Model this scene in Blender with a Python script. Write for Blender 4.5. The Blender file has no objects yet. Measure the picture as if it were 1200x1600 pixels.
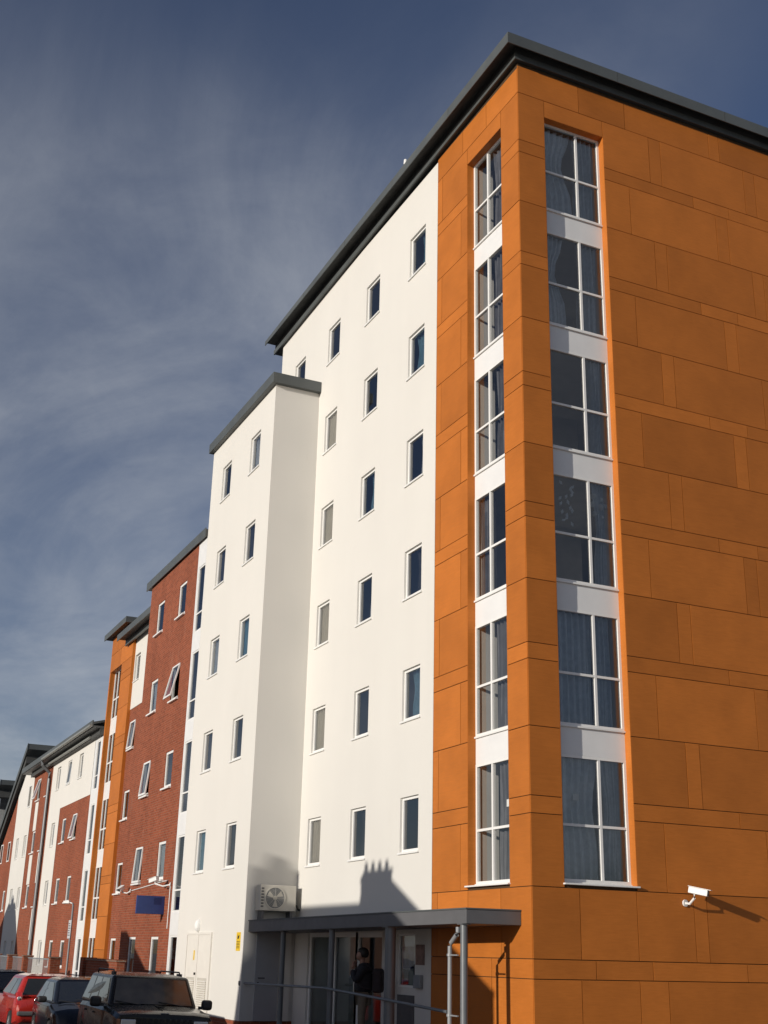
import bpy, math, random
from mathutils import Vector, Matrix
random.seed(7)
S = bpy.context.scene
C = S.collection
PI = math.pi
Z0 = 3.2                       # street level is z = 0, first floor sill line is z = Z0
def Z(v): return v + Z0
ST = 2.7                       # storey height

# ------------------------------------------------------------------ camera
cam = bpy.data.cameras.new('camera')
cam.sensor_fit = 'VERTICAL'; cam.sensor_height = 24.0; cam.sensor_width = 18.0
cam.lens = 24.0 * 1900.641 / 1600.0
cam.clip_start = 0.1; cam.clip_end = 3000
cam_o = bpy.data.objects.new('camera', cam); C.objects.link(cam_o)
r = Vector((0.4262637, 0.90431334, 0.02272978)); u = Vector((0.30046695, -0.1652412, 0.93936945)); f = Vector((-0.85324022, 0.39358955, 0.34215259))
M = Matrix(((r.x, u.x, -f.x, 18.216), (r.y, u.y, -f.y, -11.297), (r.z, u.z, -f.z, -1.146 + Z0), (0, 0, 0, 1)))
cam_o.matrix_world = M
S.camera = cam_o

# ------------------------------------------------------------------ sun, sky, exposure
SUN = Vector((0.322, -1.06, 0.275)).normalized()
EL = math.asin(SUN.z); AZ = math.atan2(SUN.x, SUN.y)
sun = bpy.data.lights.new('sun', 'SUN'); sun.energy = 3.8; sun.angle = math.radians(0.53); sun.color = (1.0, 0.93, 0.83)
sun_o = bpy.data.objects.new('sun', sun); C.objects.link(sun_o)
sun_o.rotation_euler = (-SUN).to_track_quat('-Z', 'Y').to_euler(); sun_o.location = (20, -50, 40)
W = bpy.data.worlds.new('World'); S.world = W; W.use_nodes = True
nt = W.node_tree; N = nt.nodes; L = nt.links
BX, BY = 9.6, 3.0
bg = N['Background']; bg.inputs['Strength'].default_value = 0.085
sky = N.new('ShaderNodeTexSky'); sky.sky_type = 'NISHITA'; sky.sun_disc = False
sky.sun_elevation = EL; sky.sun_rotation = AZ; sky.altitude = 300; sky.air_density = 1.0; sky.dust_density = 0.45; sky.ozone_density = 1.6
tc = N.new('ShaderNodeTexCoord')
sep = N.new('ShaderNodeSeparateXYZ'); L.new(tc.outputs['Generated'], sep.inputs[0])
def wm(op, a, b=None):
    n = N.new('ShaderNodeMath'); n.operation = op
    for i, x in enumerate((a, b)):
        if x is None: continue
        if isinstance(x, (int, float)): n.inputs[i].default_value = x
        else: L.new(x, n.inputs[i])
    return n.outputs[0]
den = wm('ADD', wm('MAXIMUM', sep.outputs['Z'], 0.0), 0.16)
px_, py_ = wm('DIVIDE', sep.outputs['X'], den), wm('DIVIDE', sep.outputs['Y'], den)
cmb = N.new('ShaderNodeCombineXYZ'); L.new(px_, cmb.inputs[0]); L.new(py_, cmb.inputs[1])
def wnoise(rot, scale, nscale, detail, dist, rough=0.55, off=(0, 0, 0)):
    mp = N.new('ShaderNodeMapping'); mp.inputs['Rotation'].default_value = (0, 0, rot); mp.inputs['Scale'].default_value = scale
    mp.inputs['Location'].default_value = off
    L.new(cmb.outputs[0], mp.inputs[0])
    n = N.new('ShaderNodeTexNoise'); n.inputs['Scale'].default_value = nscale; n.inputs['Detail'].default_value = detail
    n.inputs['Distortion'].default_value = dist; n.inputs['Roughness'].default_value = rough
    L.new(mp.outputs[0], n.inputs[0]); return n.outputs['Fac']
def wramp(x, a, b):
    m = N.new('ShaderNodeMapRange'); m.interpolation_type = 'SMOOTHSTEP'
    m.inputs[1].default_value = a; m.inputs[2].default_value = b; L.new(x, m.inputs[0]); return m.outputs[0]
broad = wramp(wnoise(0.35, (0.8, 1.15, 1), 0.85, 2, 0.2, off=(BX, BY, 0)), 0.385, 0.63)
wisp = wnoise(-0.45, (0.9, 1.45, 1), 1.5, 9, 0.8, 0.60, off=(3.1, 1.2, 0))
fine = wnoise(-0.6, (1.0, 1.3, 1), 4.0, 9, 0.5, 0.62, off=(7.7, 0.2, 0))
cl = wm('MULTIPLY', broad, wm('ADD', wm('ADD', wm('MULTIPLY', wramp(wisp, 0.28, 0.78), 0.62), 0.20), wm('MULTIPLY', wramp(fine, 0.30, 0.78), 0.24)))
cl = wm('MINIMUM', wm('MULTIPLY', cl, 0.98), 0.9)
tint = N.new('ShaderNodeMix'); tint.data_type = 'RGBA'; tint.blend_type = 'MULTIPLY'; tint.inputs[0].default_value = 1
L.new(sky.outputs[0], tint.inputs[6]); tint.inputs[7].default_value = (0.70, 0.66, 0.78, 1)
mix = N.new('ShaderNodeMix'); mix.data_type = 'RGBA'
L.new(cl, mix.inputs[0]); L.new(tint.outputs[2], mix.inputs[6]); cds = N.new('ShaderNodeHueSaturation'); cds.inputs['Saturation'].default_value = 0.35; cds.inputs['Value'].default_value = 0.68
L.new(sky.outputs[0], cds.inputs['Color'])
cad = N.new('ShaderNodeMix'); cad.data_type = 'RGBA'; cad.blend_type = 'ADD'; cad.inputs[0].default_value = 1
L.new(cds.outputs[0], cad.inputs[6]); cad.inputs[7].default_value = (2.05, 2.2, 2.6, 1); L.new(cad.outputs[2], mix.inputs[7])   # clouds brighten towards the sun like the sky
L.new(mix.outputs[2], bg.inputs['Color'])
S.view_settings.view_transform = 'Standard'; S.view_settings.look = 'None'; S.view_settings.exposure = 0.0; S.view_settings.gamma = 1.0
S.view_settings.use_curve_mapping = False
S.render.engine = 'CYCLES'
S.cycles.max_bounces = 8; S.cycles.transparent_max_bounces = 16

# ------------------------------------------------------------------ materials
def new_mat(name):
    m = bpy.data.materials.new(name); m.use_nodes = True
    return m, m.node_tree, m.node_tree.nodes['Principled BSDF']
def node(t, kind, **kw):
    n = t.nodes.new(kind)
    for k, v in kw.items():
        if isinstance(k, str) and hasattr(n, k): setattr(n, k, v)
    return n
def math_n(t, op, a, b=None):
    n = t.nodes.new('ShaderNodeMath'); n.operation = op
    for i, x in enumerate((a, b)):
        if x is None: continue
        if isinstance(x, (int, float)): n.inputs[i].default_value = x
        else: t.links.new(x, n.inputs[i])
    return n.outputs[0]
def noise(t, vec, scale, detail=4, rough=0.55, stretch=None, dist=0.0):
    if stretch:
        mp = t.nodes.new('ShaderNodeMapping'); mp.inputs['Scale'].default_value = stretch; t.links.new(vec, mp.inputs[0]); vec = mp.outputs[0]
    n = t.nodes.new('ShaderNodeTexNoise'); n.inputs['Scale'].default_value = scale; n.inputs['Detail'].default_value = detail
    n.inputs['Roughness'].default_value = rough; n.inputs['Distortion'].default_value = dist
    t.links.new(vec, n.inputs['Vector']); return n.outputs['Fac']
def rng(t, x, a, b, c, d):
    m = t.nodes.new('ShaderNodeMapRange'); m.clamp = True
    for i, v in enumerate((a, b, c, d)): m.inputs[i + 1].default_value = v
    t.links.new(x, m.inputs[0]); return m.outputs[0]
def mixc(t, fac, a, b):
    m = t.nodes.new('ShaderNodeMix'); m.data_type = 'RGBA'
    for i, x in ((0, fac), (6, a), (7, b)):
        if isinstance(x, (int, float)): m.inputs[i].default_value = x
        elif isinstance(x, tuple): m.inputs[i].default_value = (*x, 1) if len(x) == 3 else x
        else: t.links.new(x, m.inputs[i])
    return m.outputs[2]
def bump(t, b, h, strength, dist=0.01):
    n = t.nodes.new('ShaderNodeBump'); n.inputs['Strength'].default_value = strength; n.inputs['Distance'].default_value = dist
    t.links.new(h, n.inputs['Height']); t.links.new(n.outputs[0], b.inputs['Normal'])
def coords(t): return t.nodes.new('ShaderNodeTexCoord').outputs['Object']
def sc(t, out, k):     # scale a colour by a value socket
    m = t.nodes.new('ShaderNodeMix'); m.data_type = 'RGBA'; m.blend_type = 'MULTIPLY'; m.inputs[0].default_value = 1
    t.links.new(out, m.inputs[6]) if not isinstance(out, tuple) else setattr(m.inputs[6], 'default_value', (*out, 1))
    cb = t.nodes.new('ShaderNodeCombineColor')
    for i in range(3): t.links.new(k, cb.inputs[i])
    t.links.new(cb.outputs[0], m.inputs[7]); return m.outputs[2]

def plain(name, col, rough=0.5, metal=0.0, var=0.12, vs=3.0, bmp=0.0, bs=60.0, coat=0.0, spec=0.5):
    m, t, b = new_mat(name); v = coords(t)
    n = noise(t, v, vs, 5)
    t.links.new(sc(t, col, rng(t, n, 0.3, 0.7, 1 - var, 1 + var)), b.inputs['Base Color'])
    b.inputs['Roughness'].default_value = rough; b.inputs['Metallic'].default_value = metal; b.inputs['Specular IOR Level'].default_value = spec
    t.links.new(rng(t, noise(t, v, vs * 4, 4), 0.3, 0.7, max(0.02, rough - 0.06), min(1, rough + 0.08)), b.inputs['Roughness'])
    if coat: b.inputs['Coat Weight'].default_value = coat; b.inputs['Coat Roughness'].default_value = 0.03
    if bmp: bump(t, b, noise(t, v, bs, 4), bmp, 0.004)
    return m

def render_mat(name, col):
    m, t, b = new_mat(name); v = coords(t)
    large = noise(t, v, 0.35, 5)
    streak = noise(t, v, 1.1, 6, 0.6, (1, 1, 0.10))
    dirt = noise(t, v, 2.2, 6, 0.65, (1, 1, 0.35))
    k = math_n(t, 'MULTIPLY', rng(t, large, 0.3, 0.7, 0.955, 1.0), rng(t, streak, 0.35, 0.75, 1.0, 0.978))
    c = sc(t, col, k)
    c = mixc(t, rng(t, dirt, 0.62, 0.85, 0.0, 0.16), c, (0.52, 0.46, 0.38))
    t.links.new(c, b.inputs['Base Color']); b.inputs['Roughness'].default_value = 0.88; b.inputs['Specular IOR Level'].default_value = 0.2
    h = math_n(t, 'ADD', noise(t, v, 95, 3), math_n(t, 'MULTIPLY', noise(t, v, 5, 3), 0.9))
    bump(t, b, h, 0.22, 0.006)
    return m

def panel_mat(name):
    m, t, b = new_mat(name); v = coords(t)
    oi = t.nodes.new('ShaderNodeObjectInfo')
    off = t.nodes.new('ShaderNodeVectorMath'); off.operation = 'ADD'; t.links.new(v, off.inputs[0])
    cb = t.nodes.new('ShaderNodeCombineXYZ')
    for i in range(3): t.links.new(math_n(t, 'MULTIPLY', oi.outputs['Random'], 37.0 + 11 * i), cb.inputs[i])
    t.links.new(cb.outputs[0], off.inputs[1]); w = off.outputs[0]
    grain = noise(t, w, 3.2, 8, 0.62, (1.2, 1.2, 14), 0.5)
    fleck = noise(t, w, 9, 6, 0.6, (1, 1, 7), 0.2)
    cloud = noise(t, w, 1.3, 4, 0.5)
    c = mixc(t, rng(t, grain, 0.28, 0.72, 0.0, 1.0), (0.448, 0.139, 0.022), (0.525, 0.166, 0.029))
    c = mixc(t, rng(t, fleck, 0.58, 0.8, 0.0, 0.35), c, (0.41, 0.118, 0.016))
    c = sc(t, c, math_n(t, 'MULTIPLY', rng(t, cloud, 0.3, 0.7, 0.90, 1.06), rng(t, oi.outputs['Random'], 0, 1, 0.86, 1.08)))
    t.links.new(c, b.inputs['Base Color'])
    t.links.new(rng(t, grain, 0.3, 0.7, 0.42, 0.56), b.inputs['Roughness']); b.inputs['Specular IOR Level'].default_value = 0.2
    bump(t, b, grain, 0.03, 0.004)
    return m

def wall_uv(t):
    v = coords(t); s = t.nodes.new('ShaderNodeSeparateXYZ'); t.links.new(v, s.inputs[0])
    c = t.nodes.new('ShaderNodeCombineXYZ'); t.links.new(math_n(t, 'ADD', s.outputs[0], s.outputs[1]), c.inputs[0]); t.links.new(s.outputs[2], c.inputs[1])
    return v, c.outputs[0]
def brick_mat(name, c1, c2, mortar):
    m, t, b = new_mat(name); v, w = wall_uv(t)
    br = t.nodes.new('ShaderNodeTexBrick'); t.links.new(w, br.inputs['Vector'])
    br.inputs['Color1'].default_value = (*c1, 1); br.inputs['Color2'].default_value = (*c2, 1); br.inputs['Mortar'].default_value = (*mortar, 1)
    br.inputs['Scale'].default_value = 1; br.inputs['Brick Width'].default_value = 0.225; br.inputs['Row Height'].default_value = 0.075
    br.inputs['Mortar Size'].default_value = 0.008; br.inputs['Mortar Smooth'].default_value = 0.2; br.inputs['Bias'].default_value = -0.1
    c = sc(t, br.outputs['Color'], math_n(t, 'MULTIPLY', rng(t, noise(t, v, 0.9, 6, 0.6, (1, 1, 0.5)), 0.3, 0.7, 0.86, 1.12), rng(t, noise(t, v, 14, 3), 0.3, 0.7, 0.85, 1.15)))
    c = mixc(t, rng(t, noise(t, v, 1.7, 7, 0.7, (1, 1, 0.3)), 0.60, 0.82, 0.0, 0.30), c, (0.46, 0.30, 0.22))
    t.links.new(c, b.inputs['Base Color']); b.inputs['Roughness'].default_value = 0.9; b.inputs['Specular IOR Level'].default_value = 0.2
    h = math_n(t, 'SUBTRACT', math_n(t, 'MULTIPLY', noise(t, v, 40, 3), 0.3), br.outputs['Fac'])
    bump(t, b, h, 0.5, 0.008)
    return m

def glass_mat(name, tint, ior=2.0):
    m, t, b = new_mat(name); t.nodes.remove(b)
    out = t.nodes['Material Output']
    fr = t.nodes.new('ShaderNodeFresnel'); fr.inputs[0].default_value = ior
    tr = t.nodes.new('ShaderNodeBsdfTransparent'); tr.inputs[0].default_value = (*tint, 1)
    gl = t.nodes.new('ShaderNodeBsdfGlossy'); gl.inputs['Roughness'].default_value = 0.02; gl.inputs['Color'].default_value = (0.95, 0.97, 1, 1)
    v = coords(t)
    bp = t.nodes.new('ShaderNodeBump'); bp.inputs['Strength'].default_value = 0.035; bp.inputs['Distance'].default_value = 0.02
    t.links.new(noise(t, v, 1.6, 2), bp.inputs['Height']); t.links.new(bp.outputs[0], gl.inputs['Normal'])
    mx = t.nodes.new('ShaderNodeMixShader'); t.links.new(fr.outputs[0], mx.inputs[0]); t.links.new(tr.outputs[0], mx.inputs[1]); t.links.new(gl.outputs[0], mx.inputs[2])
    t.links.new(mx.outputs[0], out.inputs['Surface'])
    return m

M_ = {}
M_['render'] = render_mat('white_render', (0.70, 0.68, 0.635))
M_['panel'] = panel_mat('orange_wood_panel')
M_['gap'] = plain('panel_joint_backing', (0.06, 0.032, 0.012), 0.9)
M_['brick'] = brick_mat('red_brick', (0.28, 0.074, 0.035), (0.205, 0.053, 0.026), (0.25, 0.132, 0.09))
M_['old_brick'] = brick_mat('old_brick', (0.22, 0.09, 0.05), (0.16, 0.06, 0.04), (0.25, 0.22, 0.18))
M_['white'] = plain('white_window_frame', (0.80, 0.795, 0.77), 0.35, var=0.03)
M_['spandrel'] = plain('white_spandrel', (0.76, 0.76, 0.75), 0.4, var=0.03)
M_['roofmetal'] = plain('grey_roof_metal', (0.095, 0.105, 0.105), 0.5, 0.15, 0.14, 0.7)
M_['roofdark'] = plain('dark_soffit', (0.060, 0.062, 0.06), 0.65, var=0.15)
M_['roofpale'] = plain('pale_gutter_metal', (0.30, 0.31, 0.29), 0.42, 0.25, 0.1)
M_['canopy'] = plain('canopy_grey', (0.115, 0.115, 0.12), 0.5, 0.0, 0.1, 1.5)
M_['post'] = plain('post_grey_paint', (0.16, 0.17, 0.18), 0.4, 0.2, 0.08)
M_['pipe'] = plain('pale_grey_pipe', (0.26, 0.27, 0.28), 0.4, 0.1, 0.06)
M_['glass'] = glass_mat('window_glass', (0.92, 0.94, 0.95), 2.7)
M_['clear'] = glass_mat('clear_window_glass', (0.96, 0.97, 0.975), 1.95)
M_['tint'] = glass_mat('entrance_glass', (0.80, 0.85, 0.84), 2.0)
M_['curtain'] = plain('blue_grey_curtain', (0.76, 0.80, 0.83), 0.9, var=0.1, vs=9)  # curtain cloth lightened to make up for shade in the right slot
M_['slate'] = plain('curtain_darkened_for_sun', (0.52, 0.565, 0.61), 0.9, var=0.1, vs=9)  # same cloth, colour darkened to offset the sun on the left slot
M_['teal'] = plain('teal_curtain', (0.32, 0.55, 0.66), 0.9, var=0.12, vs=9)
M_['blind'] = plain('beige_blind', (0.66, 0.62, 0.53), 0.9, var=0.06, vs=9)
M_['room'] = plain('room_plaster', (0.42, 0.41, 0.38), 0.9, var=0.08)
M_['core'] = plain('room_wall', (0.46, 0.46, 0.45), 0.9, var=0.2, vs=1.2)
M_['door'] = plain('grey_door_paint', (0.42, 0.42, 0.43), 0.5, var=0.05)
M_['cream'] = plain('cream_door_paint', (0.74, 0.71, 0.65), 0.5, var=0.04)
M_['acbody'] = plain('ivory_metal', (0.54, 0.515, 0.455), 0.5, var=0.08)
M_['black'] = plain('black_plastic', (0.02, 0.02, 0.021), 0.5)
M_['rubber'] = plain('tyre_rubber', (0.022, 0.022, 0.022), 0.85)
M_['steel'] = plain('brushed_steel', (0.5, 0.5, 0.5), 0.35, 0.9)
M_['galv'] = plain('galvanised_steel', (0.30, 0.32, 0.34), 0.5, 0.4)
M_['yellow'] = plain('yellow_sign', (0.75, 0.50, 0.02), 0.5, var=0.04)
M_['blue'] = plain('blue_sign', (0.020, 0.042, 0.165), 0.45, var=0.08)
M_['pane_tone'] = plain('pane_tone_sheet', (0.27, 0.29, 0.285), 0.7, var=0.25, vs=1.1)  # grey of sheets added behind the entrance panes to lighten the dark glass
M_['paper'] = plain('white_paper', (0.8, 0.8, 0.78), 0.8, var=0.02)
M_['plate'] = plain('sign_plate_grey', (0.55, 0.56, 0.58), 0.5, var=0.05)
M_['poster'] = plain('violet_poster', (0.12, 0.12, 0.28), 0.6, var=0.7, vs=5)
M_['posterb'] = plain('brown_poster', (0.24, 0.15, 0.12), 0.6, var=0.6, vs=5)
M_['asphalt'] = plain('asphalt', (0.05, 0.05, 0.052), 0.9, var=0.25, vs=1.5, bmp=0.5, bs=120)
M_['paving'] = plain('concrete_paving', (0.26, 0.25, 0.23), 0.9, var=0.15, vs=1.2, bmp=0.25)
M_['slate'] = plain('roof_slate', (0.10, 0.10, 0.11), 0.7, var=0.25)
M_['clay'] = plain('clay_pot', (0.36, 0.16, 0.08), 0.8)
M_['carblk'] = plain('black_car_paint', (0.006, 0.007, 0.010), 0.14, 0.0, 0.1, coat=0.2, spec=0.35)
M_['carjeep'] = plain('dark_dusty_car_paint', (0.007, 0.007, 0.007), 0.22, 0.0, 0.3, 2.0, coat=0.15, spec=0.35)
M_['carred'] = plain('red_car_paint', (0.42, 0.024, 0.016), 0.3, 0.0, 0.06, coat=1.0)
M_['carnavy'] = plain('navy_car_paint', (0.02, 0.03, 0.05), 0.3, 0.0, 0.06, coat=1.0)
M_['carglass'] = plain('car_window_glass', (0.022, 0.023, 0.021), 0.05, spec=1.0, coat=1.0)
M_['screen'] = plain('windscreen_lit_dash_tone', (0.085, 0.082, 0.068), 0.10, var=0.35, vs=2.2, spec=0.8, coat=0.6)  # paler base colour stands in for the sunlit dashboard behind the glass
M_['lamp'] = plain('headlamp_glass', (0.55, 0.57, 0.6), 0.12, 0.6, coat=1.0)
M_['tail'] = plain('tail_lamp', (0.45, 0.02, 0.02), 0.15, coat=1.0)
M_['bumper'] = plain('grey_bumper_plastic', (0.10, 0.10, 0.105), 0.55)
M_['jacket'] = plain('dark_jacket', (0.016, 0.016, 0.020), 0.85, var=0.3, vs=8)
M_['trouser'] = plain('khaki_trousers', (0.17, 0.145, 0.11), 0.9, var=0.12, vs=8)
M_['skin'] = plain('skin', (0.30, 0.165, 0.115), 0.55, var=0.05)
M_['hair'] = plain('dark_hair', (0.014, 0.011, 0.009), 0.6)
M_['bag'] = plain('backpack_fabric', (0.03, 0.022, 0.024), 0.85)
M_['bark'] = plain('tree_bark', (0.10, 0.075, 0.05), 0.9, var=0.3, vs=6)
M_['leaf'] = plain('leaf_green', (0.05, 0.075, 0.025), 0.7, var=0.3, vs=2)
M_['shoe'] = plain('dark_shoe', (0.03, 0.025, 0.02), 0.6)

# ------------------------------------------------------------------ mesh helpers
class MB:
    def __init__(s): s.v = []; s.f = []
    def quad(s, a, b, c, d): n = len(s.v); s.v += [tuple(a), tuple(b), tuple(c), tuple(d)]; s.f.append((n, n + 1, n + 2, n + 3))
    def poly(s, pts): n = len(s.v); s.v += [tuple(p) for p in pts]; s.f.append(tuple(range(n, n + len(pts))))
    def hexa(s, p):     # p: 8 corners, bottom 4 then top 4 (counter-clockwise from above)
        n = len(s.v); s.v += [tuple(q) for q in p]
        for q in ((3, 2, 1, 0), (4, 5, 6, 7), (0, 1, 5, 4), (1, 2, 6, 5), (2, 3, 7, 6), (3, 0, 4, 7)): s.f.append(tuple(n + i for i in q))
        return s
    def box(s, x0, x1, y0, y1, z0, z1):
        return s.hexa([(x0, y0, z0), (x1, y0, z0), (x1, y1, z0), (x0, y1, z0), (x0, y0, z1), (x1, y0, z1), (x1, y1, z1), (x0, y1, z1)])
    def tube(s, pts, r, n=10, caps=True):
        pts = [Vector(p) for p in pts]; rs = r if isinstance(r, (list, tuple)) else [r] * len(pts)
        base = len(s.v)
        for i, p in enumerate(pts):
            d = (pts[min(i + 1, len(pts) - 1)] - pts[max(i - 1, 0)]).normalized()
            a = d.cross(Vector((0, 0, 1)) if abs(d.z) < 0.9 else Vector((1, 0, 0))).normalized(); b = d.cross(a)
            for k in range(n):
                t = 2 * PI * k / n; s.v.append(tuple(p + (a * math.cos(t) + b * math.sin(t)) * rs[i]))
        for i in range(len(pts) - 1):
            for k in range(n):
                s.f.append((base + i * n + k, base + i * n + (k + 1) % n, base + (i + 1) * n + (k + 1) % n, base + (i + 1) * n + k))
        if caps:
            s.f.append(tuple(base + k for k in range(n))[::-1]); s.f.append(tuple(base + (len(pts) - 1) * n + k for k in range(n)))
        return s
    def loft(s, rings, caps=True):
        base = len(s.v); n = len(rings[0])
        for rg in rings: s.v += [tuple(p) for p in rg]
        for i in range(len(rings) - 1):
            for k in range(n):
                s.f.append((base + i * n + k, base + i * n + (k + 1) % n, base + (i + 1) * n + (k + 1) % n, base + (i + 1) * n + k))
        if caps:
            s.f.append(tuple(base + k for k in range(n))[::-1]); s.f.append(tuple(base + (len(rings) - 1) * n + k for k in range(n)))
        return s
    def ball(s, c, rx, ry, rz, nu=12, nv=8):
        c = Vector(c); rings = []
        for j in range(1, nv):
            t = PI * j / nv
            rings.append([(c.x + rx * math.sin(t) * math.cos(2 * PI * k / nu), c.y + ry * math.sin(t) * math.sin(2 * PI * k / nu), c.z - rz * math.cos(t)) for k in range(nu)])
        return s.loft(rings)
    def xform(s, m): s.v = [tuple(m @ Vector(p)) for p in s.v]; return s
    def build(s, name, mat, parent=None, smooth=False, bevel=0.0, seg=2, angle=35):
        me = bpy.data.meshes.new(name); me.from_pydata(s.v, [], s.f); me.update()
        o = bpy.data.objects.new(name, me); C.objects.link(o)
        me.materials.append(M_[mat] if isinstance(mat, str) else mat)
        if parent is not None: attach(o, parent)
        if smooth:
            for p in me.polygons: p.use_smooth = True
            try: me.set_sharp_from_angle(angle=math.radians(angle))
            except Exception: pass
        if bevel:
            b = o.modifiers.new('bevel', 'BEVEL'); b.width = bevel; b.segments = seg; b.limit_method = 'ANGLE'; b.angle_limit = math.radians(30); b.harden_normals = False
        return o
def wloc(o):
    p = Vector(o.location); q = o.parent
    while q: p += q.location; q = q.parent
    return p
def attach(o, parent):
    o.parent = parent; o.location = -wloc(parent)       # vertices are written in world metres
def thing(name, loc, label, cat, group=None):
    o = bpy.data.objects.new(name, None); C.objects.link(o); o.location = loc; o.empty_display_size = 0.3
    return tag(o, label, cat, group)
def tag(o, label, cat, group=None):
    o['label'] = label; o['category'] = cat
    if group: o['group'] = group
    return o
def structure(o): o['kind'] = 'structure'; return o

# a facade: u runs along the wall, d outward, z up
class Face:
    def __init__(s, axis, pos, sign):     # axis 'x': wall runs along x, outward sign on y ; axis 'y': wall runs along y, outward sign on x
        s.axis, s.pos, s.sign = axis, pos, sign
    def p(s, u, d, z):
        return (u, s.pos + s.sign * d, z) if s.axis == 'x' else (s.pos + s.sign * d, u, z)
    def flip(s): return (s.axis == 'x') == (s.sign < 0)   # True: (u,z) ccw seen from outside is u right
    def box(s, mb, u0, u1, d0, d1, z0, z1):
        a = s.p(u0, d0, z0); b = s.p(u1, d1, z1)
        mb.box(min(a[0], b[0]), max(a[0], b[0]), min(a[1], b[1]), max(a[1], b[1]), min(a[2], b[2]), max(a[2], b[2])); return mb
    def quad(s, mb, u0, u1, d, z0, z1):
        q = [s.p(u0, d, z0), s.p(u1, d, z0), s.p(u1, d, z1), s.p(u0, d, z1)]
        out = Vector((0, s.sign, 0)) if s.axis == 'x' else Vector((s.sign, 0, 0))
        n = (Vector(q[1]) - Vector(q[0])).cross(Vector(q[3]) - Vector(q[0]))
        if n.dot(out) < 0: q.reverse()
        mb.quad(*q)
def wall(face, u0, u1, z0, z1, holes, mat, parent, name='wall', rev=0.15, d=0.0, extra_u=(), skip=None):
    """one sheet with real openings and their reveals; holes: (u0,u1,z0,z1[,depth])"""
    mb = MB()
    us = sorted(set([u0, u1] + [x for h in holes for x in h[:2] if u0 < x < u1] + list(extra_u)))
    zs = sorted(set([z0, z1] + [x for h in holes for x in h[2:4] if z0 < x < z1]))
    def inside(x, z, hs): return any(h[0] < x < h[1] and h[2] < z < h[3] for h in hs)
    for i in range(len(us) - 1):
        j = 0
        while j < len(zs) - 1:
            x = (us[i] + us[i + 1]) / 2
            if inside(x, (zs[j] + zs[j + 1]) / 2, holes) or (skip and inside(x, (zs[j] + zs[j + 1]) / 2, skip)): j += 1; continue
            k = j
            while k + 1 < len(zs) - 1 and not inside(x, (zs[k + 1] + zs[k + 2]) / 2, holes) and not (skip and inside(x, (zs[k + 1] + zs[k + 2]) / 2, skip)): k += 1
            face.quad(mb, us[i], us[i + 1], d, zs[j], zs[k + 1]); j = k + 1
    for h in holes:
        a, b, c, e = h[:4]; dep = h[4] if len(h) > 4 else rev
        q = face.p
        mb.quad(q(a, d, c), q(a, d - dep, c), q(a, d - dep, e), q(a, d, e)); mb.quad(q(b, d, c), q(b, d, e), q(b, d - dep, e), q(b, d - dep, c))
        mb.quad(q(a, d, e), q(a, d - dep, e), q(b, d - dep, e), q(b, d, e)); mb.quad(q(a, d, c), q(b, d, c), q(b, d - dep, c), q(a, d - dep, c))
    return mb.build(name, mat, parent)

def curtain_mesh(face, u0, u1, d, z0, z1, waves, amp=0.035, gather=0.0, side=0, seed=0):
    rr = random.Random(seed); mb = MB(); n = max(8, int(waves * 8)); rows = 7
    ph = rr.random() * 6; ph2 = rr.random() * 6
    grid = []
    for j in range(rows + 1):
        t = j / rows; row = []
        for i in range(n + 1):
            q = i / n
            sh = 1.0 - gather * math.sin(PI * min(1, max(0, (1 - t) * 1.25))) ** 2
            uu = (u0 + (u1 - u0) * q * sh) if side <= 0 else (u1 - (u1 - u0) * (1 - q) * sh)
            w = math.sin(q * waves * 2 * PI + ph + 0.7 * math.sin(3 * t + ph2)) * amp + 0.4 * amp * math.sin(q * waves * 4.3 * PI + ph2 + t)
            row.append(face.p(uu, d + w, z0 + (z1 - z0) * t + (0.012 * math.sin(q * 9 + ph) if j == 0 else 0)))
        grid.append(row)
    for j in range(rows):
        for i in range(n): mb.quad(grid[j][i], grid[j][i + 1], grid[j + 1][i + 1], grid[j + 1][i])
    return mb

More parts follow.
